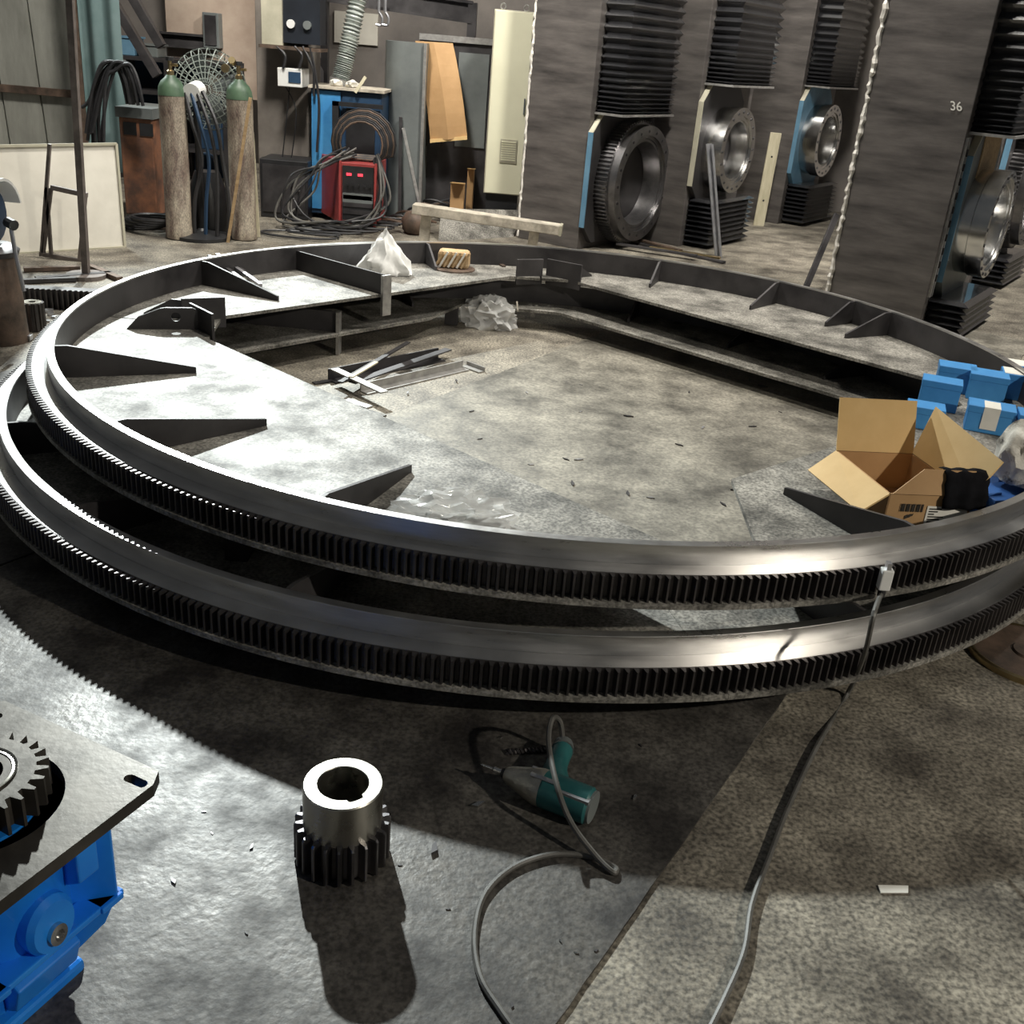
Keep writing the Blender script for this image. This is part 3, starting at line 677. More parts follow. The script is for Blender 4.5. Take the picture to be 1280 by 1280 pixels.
# overhead girder and hooks
A, B = aY(405, 0, 12.8), aY(590, 28, 12.8)
t = T('overhead_girder', 'dark overhead girder behind the duct', 'girder', A)
MB().beam(A, B+(B-A)*.0, .12, .03).build('flange', darksteel, t, world=True)
MB().beam(A+Vector((0,0,.1)), B+Vector((0,0,.1)), .02, .2).build('web', darksteel, t, world=True)
MB().beam(A+Vector((0,0,.2)), B+Vector((0,0,.2)), .12, .03).build('flange', darksteel, t, world=True)
MB().bx(B.x-.05, B.x+.05, 12.75, 12.85, 0, B.z+.2).build('post', darksteel, t, world=True)
MB().bx(A.x-.05, A.x+.05, 12.75, 12.85, 0, A.z+.2).build('post', darksteel, t, world=True)
for px, l in ((474,'left shackle hook hanging under the overhead girder'),(482,'right shackle hook hanging under the overhead girder')):
    A_ = aY(px, -8, 12.6); t = T('lifting_hook', l, 'hook', A_)
    MB().tube([A_, A_-Vector((0,0,.18))], .018, 8).build('shank', galv, t, world=True)
    MB().tube(spline([A_+Vector((0,0,-.18)), A_+Vector((.04,0,-.24)), A_+Vector((.03,0,-.31)), A_+Vector((-.03,0,-.31))], 6), .015, 8).build('hook', galv, t, world=True)
x0, x1, zb, zt = span(415, 470, 15, 14.8, 55)
struct(MB().bx(x0, x1, 14.95, 15.0, zb, zt).build('window_1', white))
# red welder
Y = at(440, 288).y; x0, x1, _, zt = span(424, 470, 204, Y)
t = T('red_welder', 'red welding machine with black front panel and cables on top', 'welding machine', ((x0+x1)/2, Y+.3, 0), R(0))
xl = x0-.32
body = [(x0, Y), (x1, Y), (x1-.0, Y+.6), (xl, Y+.6)]
MB().prism(body, .06, zt).build('body', red, t, world=True, bevel=.008)
MB().bx(x0+.03, x1-.03, Y-.012, Y+.01, .10, zt-.03).build('front_panel', black, t, world=True)
MB().bx(x0+.035, x1-.035, Y-.018, Y-.011, zt*.42, zt*.56).build('control_strip', greypaint, t, world=True)
for k in range(3): MB().bx(x0+.04, x1-.04, Y-.018, Y-.011, .16+k*.07, .20+k*.07).build('grille_bar', darksteel, t, world=True)
for k in range(5): MB().cyl((x0+.08+k*.055, Y-.018, zt*.68), (x0+.08+k*.055, Y-.035, zt*.68), .012, 10).build('knob', black, t, world=True)
for k in range(2): MB().bx(x0+.07+k*.11, x0+.12+k*.11, Y-.018, Y-.011, zt-.12, zt-.095).build('display', ledred, t, world=True)
for k in (x0, x1-.02): MB().bx(k, k+.02, Y-.03, Y-.0, .04, zt+.01).build('corner_post', red, t, world=True)
for k in range(2): MB().bx(x0+.02, x1-.02, Y+.1+k*.35, Y+.15+k*.35, 0, .06).build('foot', black, t, world=True)
random.seed(11)
for i in range(9):
    j = lambda a_: random.uniform(-a_, a_)
    pts = [Vector((x0+.10+j(.06), Y+.1+j(.08), zt+.04+.012*i)), Vector((x0-.12+j(.05), Y-.05+j(.04), zt-.02+j(.05))), Vector((x0-.34+j(.12), Y-.12+j(.05), .42+j(.08))), Vector((x0-.42+j(.16), Y-.2+j(.06), .10+j(.06))), Vector((x0-.1+j(.15), Y-.26+j(.06), .03+.012*i)), Vector((x0+.20+j(.1), Y-.20+j(.05), .05+.012*i)), Vector((x1+.08+j(.06), Y-.06+j(.04), .28+j(.1))), Vector((x1-.02+j(.03), Y+.04, zt+.02+.01*i))]
    tag(MB().tube(spline(pts, 8), .011, 6).build('welding_cable', cablemat if i % 2 else hosemat, loc=pts[4]), 'thin welding cable looped around the red welder', 'cable', 'cables on the red welder')
for i in range(8):
    c = Vector(((x0+x1)/2+.0, Y+.15+.02*i, zt+.16)); r_ = .16+.012*i
    pts = [c+Vector((r_*1.3*math.cos(a*.35), 0, max(r_*1.3*math.sin(a*.35), -.14+.004*i))) for a in range(19)]
    tag(MB().tube(pts, .010, 6).build('welding_cable', rust if i % 3 == 0 else hosemat, loc=c), 'coiled cable standing in an arch on the red welder', 'cable', 'cable coil on the red welder')
for i in range(7):
    c = at(375+i*18, 296-i*1.5); r_ = random.uniform(.2, .38)
    pts = [c+Vector((r_*math.cos(a*.5), .45*r_*math.sin(a*.5), .02+.012*i)) for a in range(13)]
    tag(MB().tube(spline(pts, 3), .011, 6).build('welding_cable', hosemat, loc=c), 'thin dark cable coiled on the floor around the red welder', 'cable', 'floor cables near the welder')
for i in range(6):
    c = at(500+i*10, 283-i*2); r_ = random.uniform(.12, .28)
    pts = [c+Vector((r_*math.cos(a*.55), .5*r_*math.sin(a*.55), .03+.025*i+.05*math.sin(a))) for a in range(12)]
    tag(MB().tube(spline(pts, 3), .013, 6).build('wire_tangle', hosemat if i % 2 else rust, loc=c), 'tangled dark wire in the heap behind the crusted beam', 'wire', 'wire heap behind the beam')
# grey sheets, dark box, cardboard sheet
Y = 11.3; x0, x1, _, zt = span(476, 531, 52, Y)
t = T('grey_locker', 'tall rounded grey steel sheet locker right of the blue cabinet', 'locker', ((x0+x1)/2, Y, 0))
v = [(x0, Y+.25), (x0+.04, Y+.1), (x0+.12, Y+.03), (x0+.22, Y), (x1, Y+.05), (x1, Y+.45), (x0, Y+.45)]
MB().prism(v, 0, zt).build('body', greypaint, t, world=True, smooth=40)
MB().bx(x1-.03, x1, Y+.0, Y+.05, 0, zt).build('edge', edgesteel, t, world=True)
q = aY(500, 248, Y-.1); q.z = 0.0; bar('steel_rod', q, aY(501, 146, Y-.03), .035, .02, darksteel, 'dark upright bar leaning on the grey locker', up=(0,1,0))
q = aY(531, 250, Y-.25); q.z = 0.0; bar('steel_rod', q, aY(504, 160, Y-.05), .03, .02, edgesteel, 'thin pale rod slanting against the grey locker', up=(0,1,0))
Y = 11.7; x0, x1, _, zt = span(522, 616, 45, Y)
t = T('dark_machine', 'tall dark steel cabinet behind the hanging cardboard', 'cabinet', ((x0+x1)/2, Y, 0))
MB().bx(x0, x1, Y, Y+.7, 0, zt).build('body', darksteel, t, world=True, bevel=.01)
MB().bx(x0+.42, x1-.06, Y-.02, Y, .75, zt-.15).build('door', greypaint, t, world=True)
MB().bx(x0, x1, Y-.03, Y+.02, zt-.06, zt).build('frame_rail', edgesteel, t, world=True)
MB().bx(x1-.4, x1-.37, Y-.05, Y-.02, 1.0, 1.25).build('handle', edgesteel, t, world=True)
xa, xb, zb_, zt_ = span(521, 552, 52, Y-.15, 183)
MB().bx(xa, xb, Y-.12, Y, zb_, zt_).build('side_box', darksteel, t, world=True)
Yc = 11.45
A, B, Cx, D = aY(519, 51, Yc+.12), aY(566, 54, Yc+.12), aY(584, 172, Yc-.02), aY(538, 176, Yc-.02)
A1, B1 = aY(532, 105, Yc-.06), aY(578, 108, Yc-.06)
n_ = 8; v = []; f = []
for j in range(n_+1):
    u = j/n_
    for i, (p0, p1, p2) in enumerate(((A, A1, D), (A.lerp(B,.5)+Vector((0,-.05,0)), A1.lerp(B1,.5)+Vector((0,-.05,0)), D.lerp(Cx,.5)+Vector((0,-.05,0))), (B, B1, Cx))):
        pp = p0*(1-u)**2+p1*2*u*(1-u)+p2*u*u
        v += [pp, pp+Vector((0,.012,0))]
for j in range(n_):
    for i in range(2):
        a = j*6+i*2; f += [(a, a+2, a+8, a+6), (a+1, a+7, a+9, a+3)]
    a = j*6; f += [(a, a+6, a+7, a+1), (a+4, a+5, a+11, a+10)]
f += [(0,1,3,2),(2,3,5,4)]; k = n_*6; f += [(k,k+2,k+3,k+1),(k+2,k+4,k+5,k+3)]
t = T('cardboard_sheet', 'creased brown cardboard sheet hanging over the dark cabinet', 'cardboard', (D.x, Yc, D.z))
MB().add(v, f).build('sheet', card, t, world=True)
MB().beam(D+Vector((0,-.02,-.0)), Cx+Vector((0,-.02,0)), .03, .035).build('folded_edge', cardlight, t, world=True)
# cardboard scraps
for (x0_, x1_, yt_, yb_, Y_, l) in ((563,580,230,250,11.2,'open little brown box at the foot of the dark cabinet'), (584,592,212,233,11.5,'narrow brown carton standing beside the cream cabinet')):
    a, b, zb_, zt_ = span(x0_, x1_, yt_, Y_, yb_); t = T('small_carton', l, 'carton', ((a+b)/2, Y_, 0))
    MB().bx(a, b, Y_, Y_+.14, 0, max(.14, zt_)).build('body', card, t, world=True, bevel=.004)
    MB().add([(a,Y_,max(.14,zt_)),(b,Y_,max(.14,zt_)),(b+.02,Y_-.1,max(.14,zt_)+.02),(a,Y_-.1,max(.14,zt_)+.02),(a,Y_,max(.14,zt_)+.004),(b,Y_,max(.14,zt_)+.004),(b+.02,Y_-.1,max(.14,zt_)+.024),(a,Y_-.1,max(.14,zt_)+.024)],[(0,1,2,3),(7,6,5,4),(0,4,5,1),(1,5,6,2),(2,6,7,3),(3,7,4,0)]).build('flap', cardlight, t, world=True)
q = at(597, 247); tag(MB().prism([(-.2,-.08),(.16,-.1),(.22,.1),(-.1,.12)], .0, .012, Matrix.Translation(q+Vector((0,0,.0))) @ Matrix.Rotation(.2, 4, 'Z')).build('cardboard_scrap', cardlight, loc=q), 'torn tan cardboard piece lying by the cream cabinet', 'cardboard')
# cream cabinet
Y = 11.15; a, b = aY(604, 240, Y), aY(650, 248, Y); zb = aY(626, 243, Y).z; zt = aY(642, 13, Y).z
t = T('control_cabinet', 'tall cream electrical control cabinet with vent grille', 'electrical cabinet', ((a.x+b.x)/2, Y+.2, 0))
MB().bx(a.x, b.x, Y, Y+.42, zb, zt).build('body', cream2, t, world=True, bevel=.006)
dr = MB().bx(a.x+.012, b.x-.004, Y-.022, Y-.002, zb+.01, zt-.01).build('door', cream, t, world=True, bevel=.004)
MB().bx(a.x+.03, b.x-.03, Y+.03, Y+.4, 0, zb).build('plinth', black, t, world=True)
va, vb, vz0, vz1 = span(625, 646, 174, Y, 203)
MB().bx(va, vb, Y-.034, Y-.022, vz0, vz1).build('vent_frame', cream2, dr, world=True)
for k in range(9):
    z_ = vz0+.02+k*(vz1-vz0-.04)/8.5
    MB().bx(va+.012, vb-.012, Y-.042, Y-.034, z_, z_+.012).build('vent_slat', cream, dr, world=True)
for x_ in (a.x+.08, b.x-.08):
    MB().tube([Vector((x_+.025*math.cos(k*.5), Y+.1, zt+.03+.028*math.sin(k*.5))) for k in range(14)], .008, 6).build('lifting_eye', edgesteel, t, world=True)
MB().bx(b.x-.035, b.x-.02, Y-.035, Y-.022, zb+.8, zb+.95).build('handle', greypaint, dr, world=True)
# crusted beam on trestle legs
A, B = at(516, 300), at(700, 318); A = aY(517, 260, 9.6); B = aY(700, 287, 9.5)
t = T('crusted_beam', 'mortar crusted beam on short trestle legs behind the ring', 'beam', (A.x, A.y, 0))
MB().beam(A, B, .16, .085).build('beam', concretebeam, t, world=True, bevel=.006)
for u in (.09, .83):
    p = A.lerp(B, u); MB().beam(p-Vector((0,0,.04)), Vector((p.x-.02, p.y, 0)), .09, .07, (0,1,0)).build('leg', concretebeam, t, world=True)
MB().beam(B-(B-A).normalized()*.004, B+(B-A).normalized()*.02, .17, .09).build('end_plate', cream2, t, world=True)
p0, p1 = at(548, 302), at(642, 296)
tag(MB().add([p0, p1, p1+Vector((.05,.35,.22)), p0+Vector((-.02,.35,.26)), p0+Vector((0,.02,0)), p1+Vector((0,.02,0)), p1+Vector((.05,.37,.22)), p0+Vector((-.02,.37,.26))], [(0,1,2,3),(7,6,5,4),(0,4,5,1),(1,5,6,2),(2,6,7,3),(3,7,4,0)]).build('steel_sheet', baseplate, loc=p0), 'greenish steel sheet leaning under the crusted beam', 'steel sheet')
q = at(520, 292); tag(MB().lathe([(.10,0),(.14,.04),(.15,.13),(.11,.2),(.06,.22)], 14, Matrix.Translation(q)).build('rusty_bucket', rust, loc=q, smooth=40), 'rusty round bucket under the crusted beam end', 'bucket')

# ------------------------------------------------------------------ far left foreground clutter
q = at(2, 425); t = T('chop_saw', 'white hooded chop saw on a round brown pedestal at the left edge', 'saw', q)
MB().lathe([(.155,0),(.15,.10),(.14,.45),(.135,.50)], 24).build('pedestal', rust, t, smooth=40)
MB().lathe([(.15,.50),(.16,.53),(.12,.56)], 24).build('table', darksteel, t, smooth=40)
MB().lathe([(.06,-.09),(.15,-.07),(.16,0),(.15,.07),(.06,.09)], 20, frame((-.02,.0,.72), (0,1,0), (0,0,1), (1,0,0))).build('motor', darkblue, t, smooth=50)
v = []; f = []
for i in range(13):
    a = math.pi*(.02+.9*i/12)
    for r_ in (.19, .205):
        for x_ in (-.12, .12): v.append((x_, r_*math.cos(a)*-1, .72+r_*math.sin(a)))
for i in range(12):
    a = i*4; b_ = a+4
    f += [(a, a+1, b_+1, b_), (a+2, b_+2, b_+3, a+3), (a, b_, b_+2, a+2), (a+1, a+3, b_+3, b_+1)]
f += [(0,2,3,1), (48,49,51,50)]
MB().add(v, f).build('guard', whiteplastic, t, smooth=30)
MB().tube([(.15,-.05,.70),(.2,-.08,.69)], .03, 10).build('knob', black, t)
MB().tube(spline([(.17,-.06,.68),(.18,-.06,.5),(.2,-.06,.32)], 4), .012, 8).build('rod', galv, t)
q = at(44, 412); t = T('pinion_stack', 'small upright toothed steel cylinder beside the saw pedestal', 'pinion', q)
g = gear_rim(.068, .058, 0, .17, 14, .02); g.build('body', gearsteel, t)
MB().lathe([(.02,.17),(.055,.17),(.055,.174),(.02,.174)], 20, closed=True).build('end_face', machined, t)
a, b = at(25, 384), at(104, 388); t = T('gear_rack', 'dark toothed rack segment lying behind the saw pedestal', 'rack', a)
dr_ = (b-a); L = dr_.length; dr_.normalize(); pr = Vector((-dr_.y, dr_.x, 0))
MB().prism([(0,0),(L+.3,0),(L+.3,.08),(0,.08)], 0, .13, frame(a, dr_, pr, (0,0,1))).build('body', darksteel, t, world=True)
for i in range(int((L+.28)/.034)): MB().prism([(i*.034,0),(i*.034+.02,0),(i*.034+.014,-.022),(i*.034+.006,-.022)], 0, .13, frame(a, dr_, pr, (0,0,1))).build('tooth', gearsteel, t, world=True)
for i, (a, b, m, l) in enumerate((((8,424),(40,426),galv,'bright flat offcut at the foot of the saw pedestal'), ((30,340),(100,338),rust,'rusty channel on the floor under the steel stand'), ((45,352),(140,345),darksteel,'dark angle lying on the floor behind the rack'), ((110,335),(150,352),rust,'rusty rod lying beside the pole foot'), ((25,355),(95,352),darksteel,'dark strip lying between the rack and the stand'))):
    bar('scrap_bar', at(*a)+Vector((0,0,.02)), at(*b)+Vector((0,0,.02)), .05, .03, m, l)
for i in range(10):
    q = at(52+random.uniform(-12,20), 385+random.uniform(-6,20)); s = random.uniform(.012,.03)
    if (q-Vector((CL.x,CL.y,0))).length < 2.53: continue
    tag(MB().prism([(s,0),(.3*s,s),(-s,.4*s),(-.5*s,-s)], 0, s*.8, Matrix.Translation(q) @ Matrix.Rotation(i,4,'Z')).build('metal_chip', galv, loc=q), 'small bright metal offcut on the floor left of the rings', 'offcut', 'offcuts left of the rings')

# ------------------------------------------------------------------ things inside the rings
zP = zU+PT
def blob(name, m, loc, size, amp, freq, label, cat, sub=4, flat=None, seed=0, shape=None):
    b = bmesh.new(); bmesh.ops.create_icosphere(b, subdivisions=sub, radius=1)
    for v_ in b.verts:
        c = v_.co.copy(); k = 1+amp*noise.turbulence(c*freq+Vector((seed,seed*.3,0)), 4, True, noise_basis='VORONOI_F2F1')-amp*.5
        c = c*k
        if shape: c = shape(c)
        v_.co = Vector((c.x*size[0], c.y*size[1], max(0, (c.z+.55)*size[2])))
    me = bpy.data.meshes.new(name); b.to_mesh(me); b.free(); me.materials.append(m); me.shade_smooth(); me.set_sharp_from_angle(angle=R(50))
    o = bpy.data.objects.new(name, me); COL.objects.link(o); o.location = loc
    return tag(o, label, cat)
def cone(c):
    k = max(.12, 1-.5*max(0, c.z+.45)); return Vector((c.x*k+.12*c.z*0, c.y*k, c.z))
blob('plastic_bag', plasticbag, at(481, 341, zP), (.155, .11, .16), .35, 1.3, 'white plastic bag standing peaked on the upper ring plate', 'plastic bag', seed=3, shape=cone)
blob('film_bag', clearfilm, at(610, 407), (.125, .09, .10), .7, 1.5, 'crumpled clear plastic bag inside the ring opening at the back', 'plastic bag', seed=5)
blob('film_pile', clearfilm, at(566, 657, zP), (.125, .06, .055), .8, 2.2, 'crumpled clear plastic film behind the front ring edge', 'plastic film', seed=9)
# wrapped tan roll on the plate
q = at(567, 336, zP); t = T('wrapped_bundle', 'tan strap wrapped bundle on the upper ring plate near the bag', 'bundle', q)
MB().bx(-.11, .11, -.06, .07, .012, .13).build('core', rope, t, bevel=.025)
for i in range(7):
    x = -.10+i*.03; MB().beam((x-.025,-.065,.02), (x+.03,-.067,.125), .014, .008, (0,-1,0)).build('strap', paper if i % 2 else rope, t)
MB().lathe([(.0,0),(.15,0),(.15,.008),(.13,.014),(0,.012)], 24).build('tray', rust, t)
for (a, b, w_, h_, m, l) in (((430,316),(470,322),.05,.03,darksteel,'dark tool handle lying left of the white bag'), ((492,345),(510,335),.05,.02,darksteel,'dark flat tool lying right of the white bag'), ((590,320),(640,331),.04,.015,galv,'grey scrap strip lying right of the tan bundle'), ((600,316),(630,334),.03,.012,rust,'rusty scrap strip crossing the grey one beside the bundle')):
    bar('scrap_piece', at(*a, zP)+Vector((0,0,h_/2)), at(*b, zP)+Vector((0,0,h_/2)), w_, h_, m, l)
for i, (a, b, l) in enumerate((((262,340),(322,366),'dark tool bar lying nearest the left rim gusset'), ((272,338),(326,359),'bright tool bar lying beside the left rim gusset'), ((280,341),(318,352),'short tool bar beside the left rim gusset'))):
    bar('tool_bar', at(*a, zP)+Vector((0,0,.10-.0*i)), at(*b, zP)+Vector((0,0,.012)), .025, .02, (darksteel, galv, darksteel)[i], l)
# bundle of steel profiles on the floor in the opening
def prof(a, b, w_, h_, z, m, l, angle=True):
    A, B = at(*a)+Vector((0,0,z)), at(*b)+Vector((0,0,z)); t = T('steel_profile', l, 'steel profile', A)
    d_ = (B-A).normalized(); s = Vector((-d_.y, d_.x, 0))
    MB().beam(A+Vector((0,0,.004)), B+Vector((0,0,.004)), w_, .008).build('leg', m, t, world=True)
    if angle: MB().beam(A+s*(w_/2)+Vector((0,0,h_/2)), B+s*(w_/2)+Vector((0,0,h_/2)), .008, h_).build('upright_leg', m, t, world=True)
prof((415,478),(552,450),.07,.07,0,darksteel,'longest dark angle profile at the back of the bundle')
prof((455,492),(582,462),.06,.05,0,edgesteel,'pale edged angle profile at the front of the bundle')
prof((440,490),(560,447),.05,.03,.05,darksteel,'dark profile laid diagonally on top of the bundle', False)
prof((425,494),(510,442),.03,.02,.07,darksteel,'thin dark bar crossing the bundle steeply', False)
prof((438,490),(470,470),.025,.02,.08,palewood,'thin pale stick lying across the profile bundle', False)
prof((418,478),(480,508),.05,.02,.075,edgesteel,'short pale flat bar crossing the left bundle end', False)
prof((430,500),(462,510),.05,.02,.0,edgesteel,'short pale flat bar on the floor at the left bundle end', False)
prof((580,458),(602,466),.05,.03,.0,edgesteel,'small channel offcut at the right bundle end')
prof((392,480),(420,476),.04,.02,.0,darksteel,'short dark bar end poking out left of the bundle', False)
for i in range(26):
    q = at(random.uniform(500,1000), random.uniform(470,640)); q.z = .008; s = random.uniform(.006,.016)
    tag(MB().prism([(2*s,0),(.3*s,.5*s),(-2*s,.2*s),(-.5*s,-.5*s)], 0, s*.5, Matrix.Translation(q) @ Matrix.Rotation(i*1.7,4,'Z')).build('debris_chip', darksteel if i % 3 else galv, loc=q), 'tiny metal chip on the floor inside the ring opening', 'chip', 'chips inside the ring')

# blue cartons on the right
random.seed(3)
def bluebox(px, py, z, sx, sy, sz, rz, label, m=boxblue, tilt=0, tape=False, rim=False):
    q = at(px, py, z)
    t = T('blue_carton', label, 'carton', q, rz, 'blue cartons on the ring')
    if tilt: t.matrix_basis = t.matrix_basis @ Matrix.Rotation(tilt, 4, 'Y')
    MB().bx(-sx/2, sx/2, -sy/2, sy/2, 0, sz).build('body', m, t, bevel=.004)
    MB().bx(-sx/2-.003, sx/2+.003, -sy/2-.003, sy/2+.003, sz-.03, sz+.003).build('lid', m, t, bevel=.003)
    if tape: MB().add([(-.035,-sy/2-.0045,.02),(.035,-sy/2-.0045,.02),(.035,-sy/2-.0045,sz+.0045),(-.035,-sy/2-.0045,sz+.0045),(-.035,sy/2-.02,sz+.0045),(.035,sy/2-.02,sz+.0045)],[(0,1,2,3),(3,2,5,4)]).build('tape', paper, t)
    if rim: MB().bx(-sx/2+.004, sx/2-.004, -sy/2+.004, sy/2-.004, sz+.003, sz+.005).build('label_top', paper, t)
bluebox(1170, 509, zP, .18, .12, .14, -.35, 'bright blue carton behind the open cardboard carton')
bluebox(1190, 487, zP, .18, .13, .13, -.3, 'long blue carton farthest back on the left of the blue heap')
bluebox(1229, 497, zP, .18, .14, .13, -.32, 'blue carton in the middle of the back row')
bluebox(1266, 496, zP, .16, .14, .13, -.3, 'blue carton with pale top at the right of the back row', rim=True)
bluebox(1277, 478, zP, .24, .14, .10, -.3, 'farthest blue carton with white top at the frame edge', rim=True)
bluebox(1232, 537, zP, .20, .13, .12, -.35, 'blue carton crossed by a grey paper tape', tape=True)
bluebox(1290, 549, zP, .17, .13, .12, -.3, 'blue carton just behind the grimy white sack')
bluebox(1152, 532, zP, .16, .12, .10, -.3, 'blue carton half hidden by the raised flap')
bluebox(1252, 632, zP, .22, .16, .06, .3, 'deep blue low carton lying nearest the ring rim', boxblue2)
bluebox(1262, 606, zP, .2, .12, .09, .2, 'deep blue carton under the grimy white sack', boxblue2)
bluebox(1215, 632, zP, .14, .1, .07, .35, 'small deep blue carton beside the black cloth', boxblue2)
o = blob('grimy_sack', gloveblack, at(1285, 600, zP+.09), (.12, .1, .145), .3, 1.4, 'grimy white cloth sack with black smears at the right edge', 'sack', seed=12)

# open cardboard carton
zt = zP+.15
A, B, D_ = at(1045, 563, zt), at(1141, 567, zt), at(1112, 617, zt)
u_ = ((B-A)+0*A); wv = (D_-A); Cn = B+wv
t = T('open_carton', 'open brown cardboard carton with four spread flaps and shipping label', 'carton', (A+Cn)/2-Vector((0,0,.15)))
th = .006
def quad(mb, a, b, c, d_, n_, th=th):
    n_ = Vector(n_).normalized()*th
    return mb.add([a,b,c,d_,a+n_,b+n_,c+n_,d_+n_], [(0,1,2,3),(7,6,5,4),(0,4,5,1),(1,5,6,2),(2,6,7,3),(3,7,4,0)])
dn = Vector((0,0,-.15)); cen = (A+Cn)/2
cor = [A, B, Cn, D_]
for i in range(4):
    a, b = cor[i], cor[(i+1) % 4]; nin = cen-(a+b)/2; nin.z = 0
    quad(MB(), a, b, b+dn, a+dn, nin).build('side', card, t, world=True)
quad(MB(), A+dn, B+dn, Cn+dn, D_+dn, (0,0,1)).build('bottom', card, t, world=True)
def flap(a, b, c, d_, m=cardlight):
    n_ = (b-a).cross(c-a)
    return quad(MB(), a, b, c, d_, n_).build('flap', m, t, world=True)
up = Vector((0,0,1))
AB = (B-A).normalized(); nAB = Vector((-AB.y, AB.x, 0)); nAB = nAB if nAB.dot(cen-A) < 0 else -nAB
fl1 = flap(A, B, B+nAB*.07+up*.19, A+nAB*.07+up*.19)
AD = (D_-A).normalized(); nAD = Vector((-AD.y, AD.x, 0)); nAD = nAD if nAD.dot(cen-A) < 0 else -nAD
flap(A, D_, D_+nAD*.10-up*.07, A+nAD*.10-up*.08)
BC = (Cn-B).normalized(); nBC = Vector((-BC.y, BC.x, 0)); nBC = nBC if nBC.dot(cen-B) < 0 else -nBC
flap(B, Cn, Cn+nBC*.08+up*.13, B+nBC*.05+up*.19)
DC = (Cn-D_).normalized(); nDC = Vector((-DC.y, DC.x, 0)); nDC = nDC if nDC.dot(cen-D_) < 0 else -nDC
flap(D_+DC*.01, Cn, Cn-nDC*.03+up*.085, D_+DC*.12-nDC*.03+up*.085, card)
# print on the front side
def front(u, z): return D_+DC*u+nDC*.003+up*(z-.15)
Lf = (Cn-D_).length
bc = MB()
for i in range(14):
    u0 = .05+i*.0062; bc.add([front(u0,.085), front(u0+(.0045 if i % 3 else .0025),.085), front(u0+(.0045 if i % 3 else .0025),.115), front(u0,.115)], [(0,1,2,3)])
bc.build('printed_barcode', ink, t, world=True)
bc = MB()
for (u0, u1, z0, z1) in ((.075,.085,.055,.075),(.087,.096,.06,.078),(.098,.104,.066,.08)): bc.add([front(u0,z0), front(u1,z0+.006), front(u1,z1), front(u0,z1-.006)], [(0,1,2,3)])
bc.build('printed_mark', ink, t, world=True)
lb = MB().add([front(.15,.02), front(Lf-.01,.02), front(Lf-.01,.105), front(.15,.11)], [(0,1,2,3)]).build('shipping_label', paper, t, world=True)
def front2(u, z): return front(u, z)+nDC*.0008
bc = MB()
for i in range(7): bc.add([front2(.158,.036+i*.010), front2(.18+.012*((i*5) % 4),.036+i*.010), front2(.18+.012*((i*5) % 4),.041+i*.010), front2(.158,.041+i*.010)], [(0,1,2,3)])
for i in range(5): bc.add([front2(.25+i*.006,.03), front2(.2535+i*.006,.03), front2(.2535+i*.006,.06), front2(.25+i*.006,.06)], [(0,1,2,3)])
bc.build('label_print', ink, lb, world=True)
# black cloth draped over the front right side
p0 = front(Lf*.62, .150)+up*.088-nDC*.03; n_ = 10; v = []; f = []
for j in range(n_+1):
    for i in range(n_+1):
        uu, s = i/n_*.16, j/n_*.172
        base = p0+DC*uu
        if s < .04: pp = base-nDC*(.04-s)-up*(.04-s)*.3+up*.004
        else: pp = base+nDC*(.014+.03*min(1,(s-.04)/.09)+.005*math.sin(i*1.4))-up*(s-.04)
        v.append(pp+Vector((.003*math.sin(j*2.1), 0, .003*math.sin(i*1.7))))
for j in range(n_):
    for i in range(n_): a = j*(n_+1)+i; f.append((a, a+1, a+n_+2, a+n_+1))
o = MB().add(v, f).build('black_cloth', cloth, smooth=60, loc=v[0]); sm = o.modifiers.new('solid', 'SOLIDIFY'); sm.thickness = .003
tag(o, 'black cloth draped over the side of the open carton', 'cloth')

# ------------------------------------------------------------------ foreground objects
# pinion with hub
q = at(428, 1070); q.z = .008; t = T('pinion_gear', 'upright steel pinion with polished hub standing on the dark plate', 'pinion', q, .25)
NP = 22; g = MB(); pts = []
for i in range(NP):
    a = 2*math.pi*i/NP; s = 2*math.pi/NP
    for f_, r_ in ((-.34,.0925),(-.24,.099),(-.13,.1125),(-.085,.115),(.085,.115),(.13,.1125),(.24,.099),(.34,.0925)):
        pts.append((r_*math.cos(a+f_*s), r_*math.sin(a+f_*s)))
k = len(pts); rin = .052
inn = [(rin*p[0]/math.hypot(*p), rin*p[1]/math.hypot(*p)) for p in pts]
bev = [(p[0]*.965, p[1]*.965) for p in pts]
lay = [[(x,y,.003) for x,y in bev],[(x,y,.006) for x,y in pts],[(x,y,.104) for x,y in pts],[(x,y,.110) for x,y in bev],[(x,y,.110) for x,y in inn],[(x,y,.003) for x,y in inn]]
v = sum(lay, []); f = []
for l_ in range(6):
    for i in range(k): f.append((l_*k+i, l_*k+(i+1) % k, ((l_+1) % 6)*k+(i+1) % k, ((l_+1) % 6)*k+i))
g.add(v, f).build('toothed_body', mat('dark ground gear steel', (.13,.125,.13), (.22,.21,.215), 8, .3, .95), t)
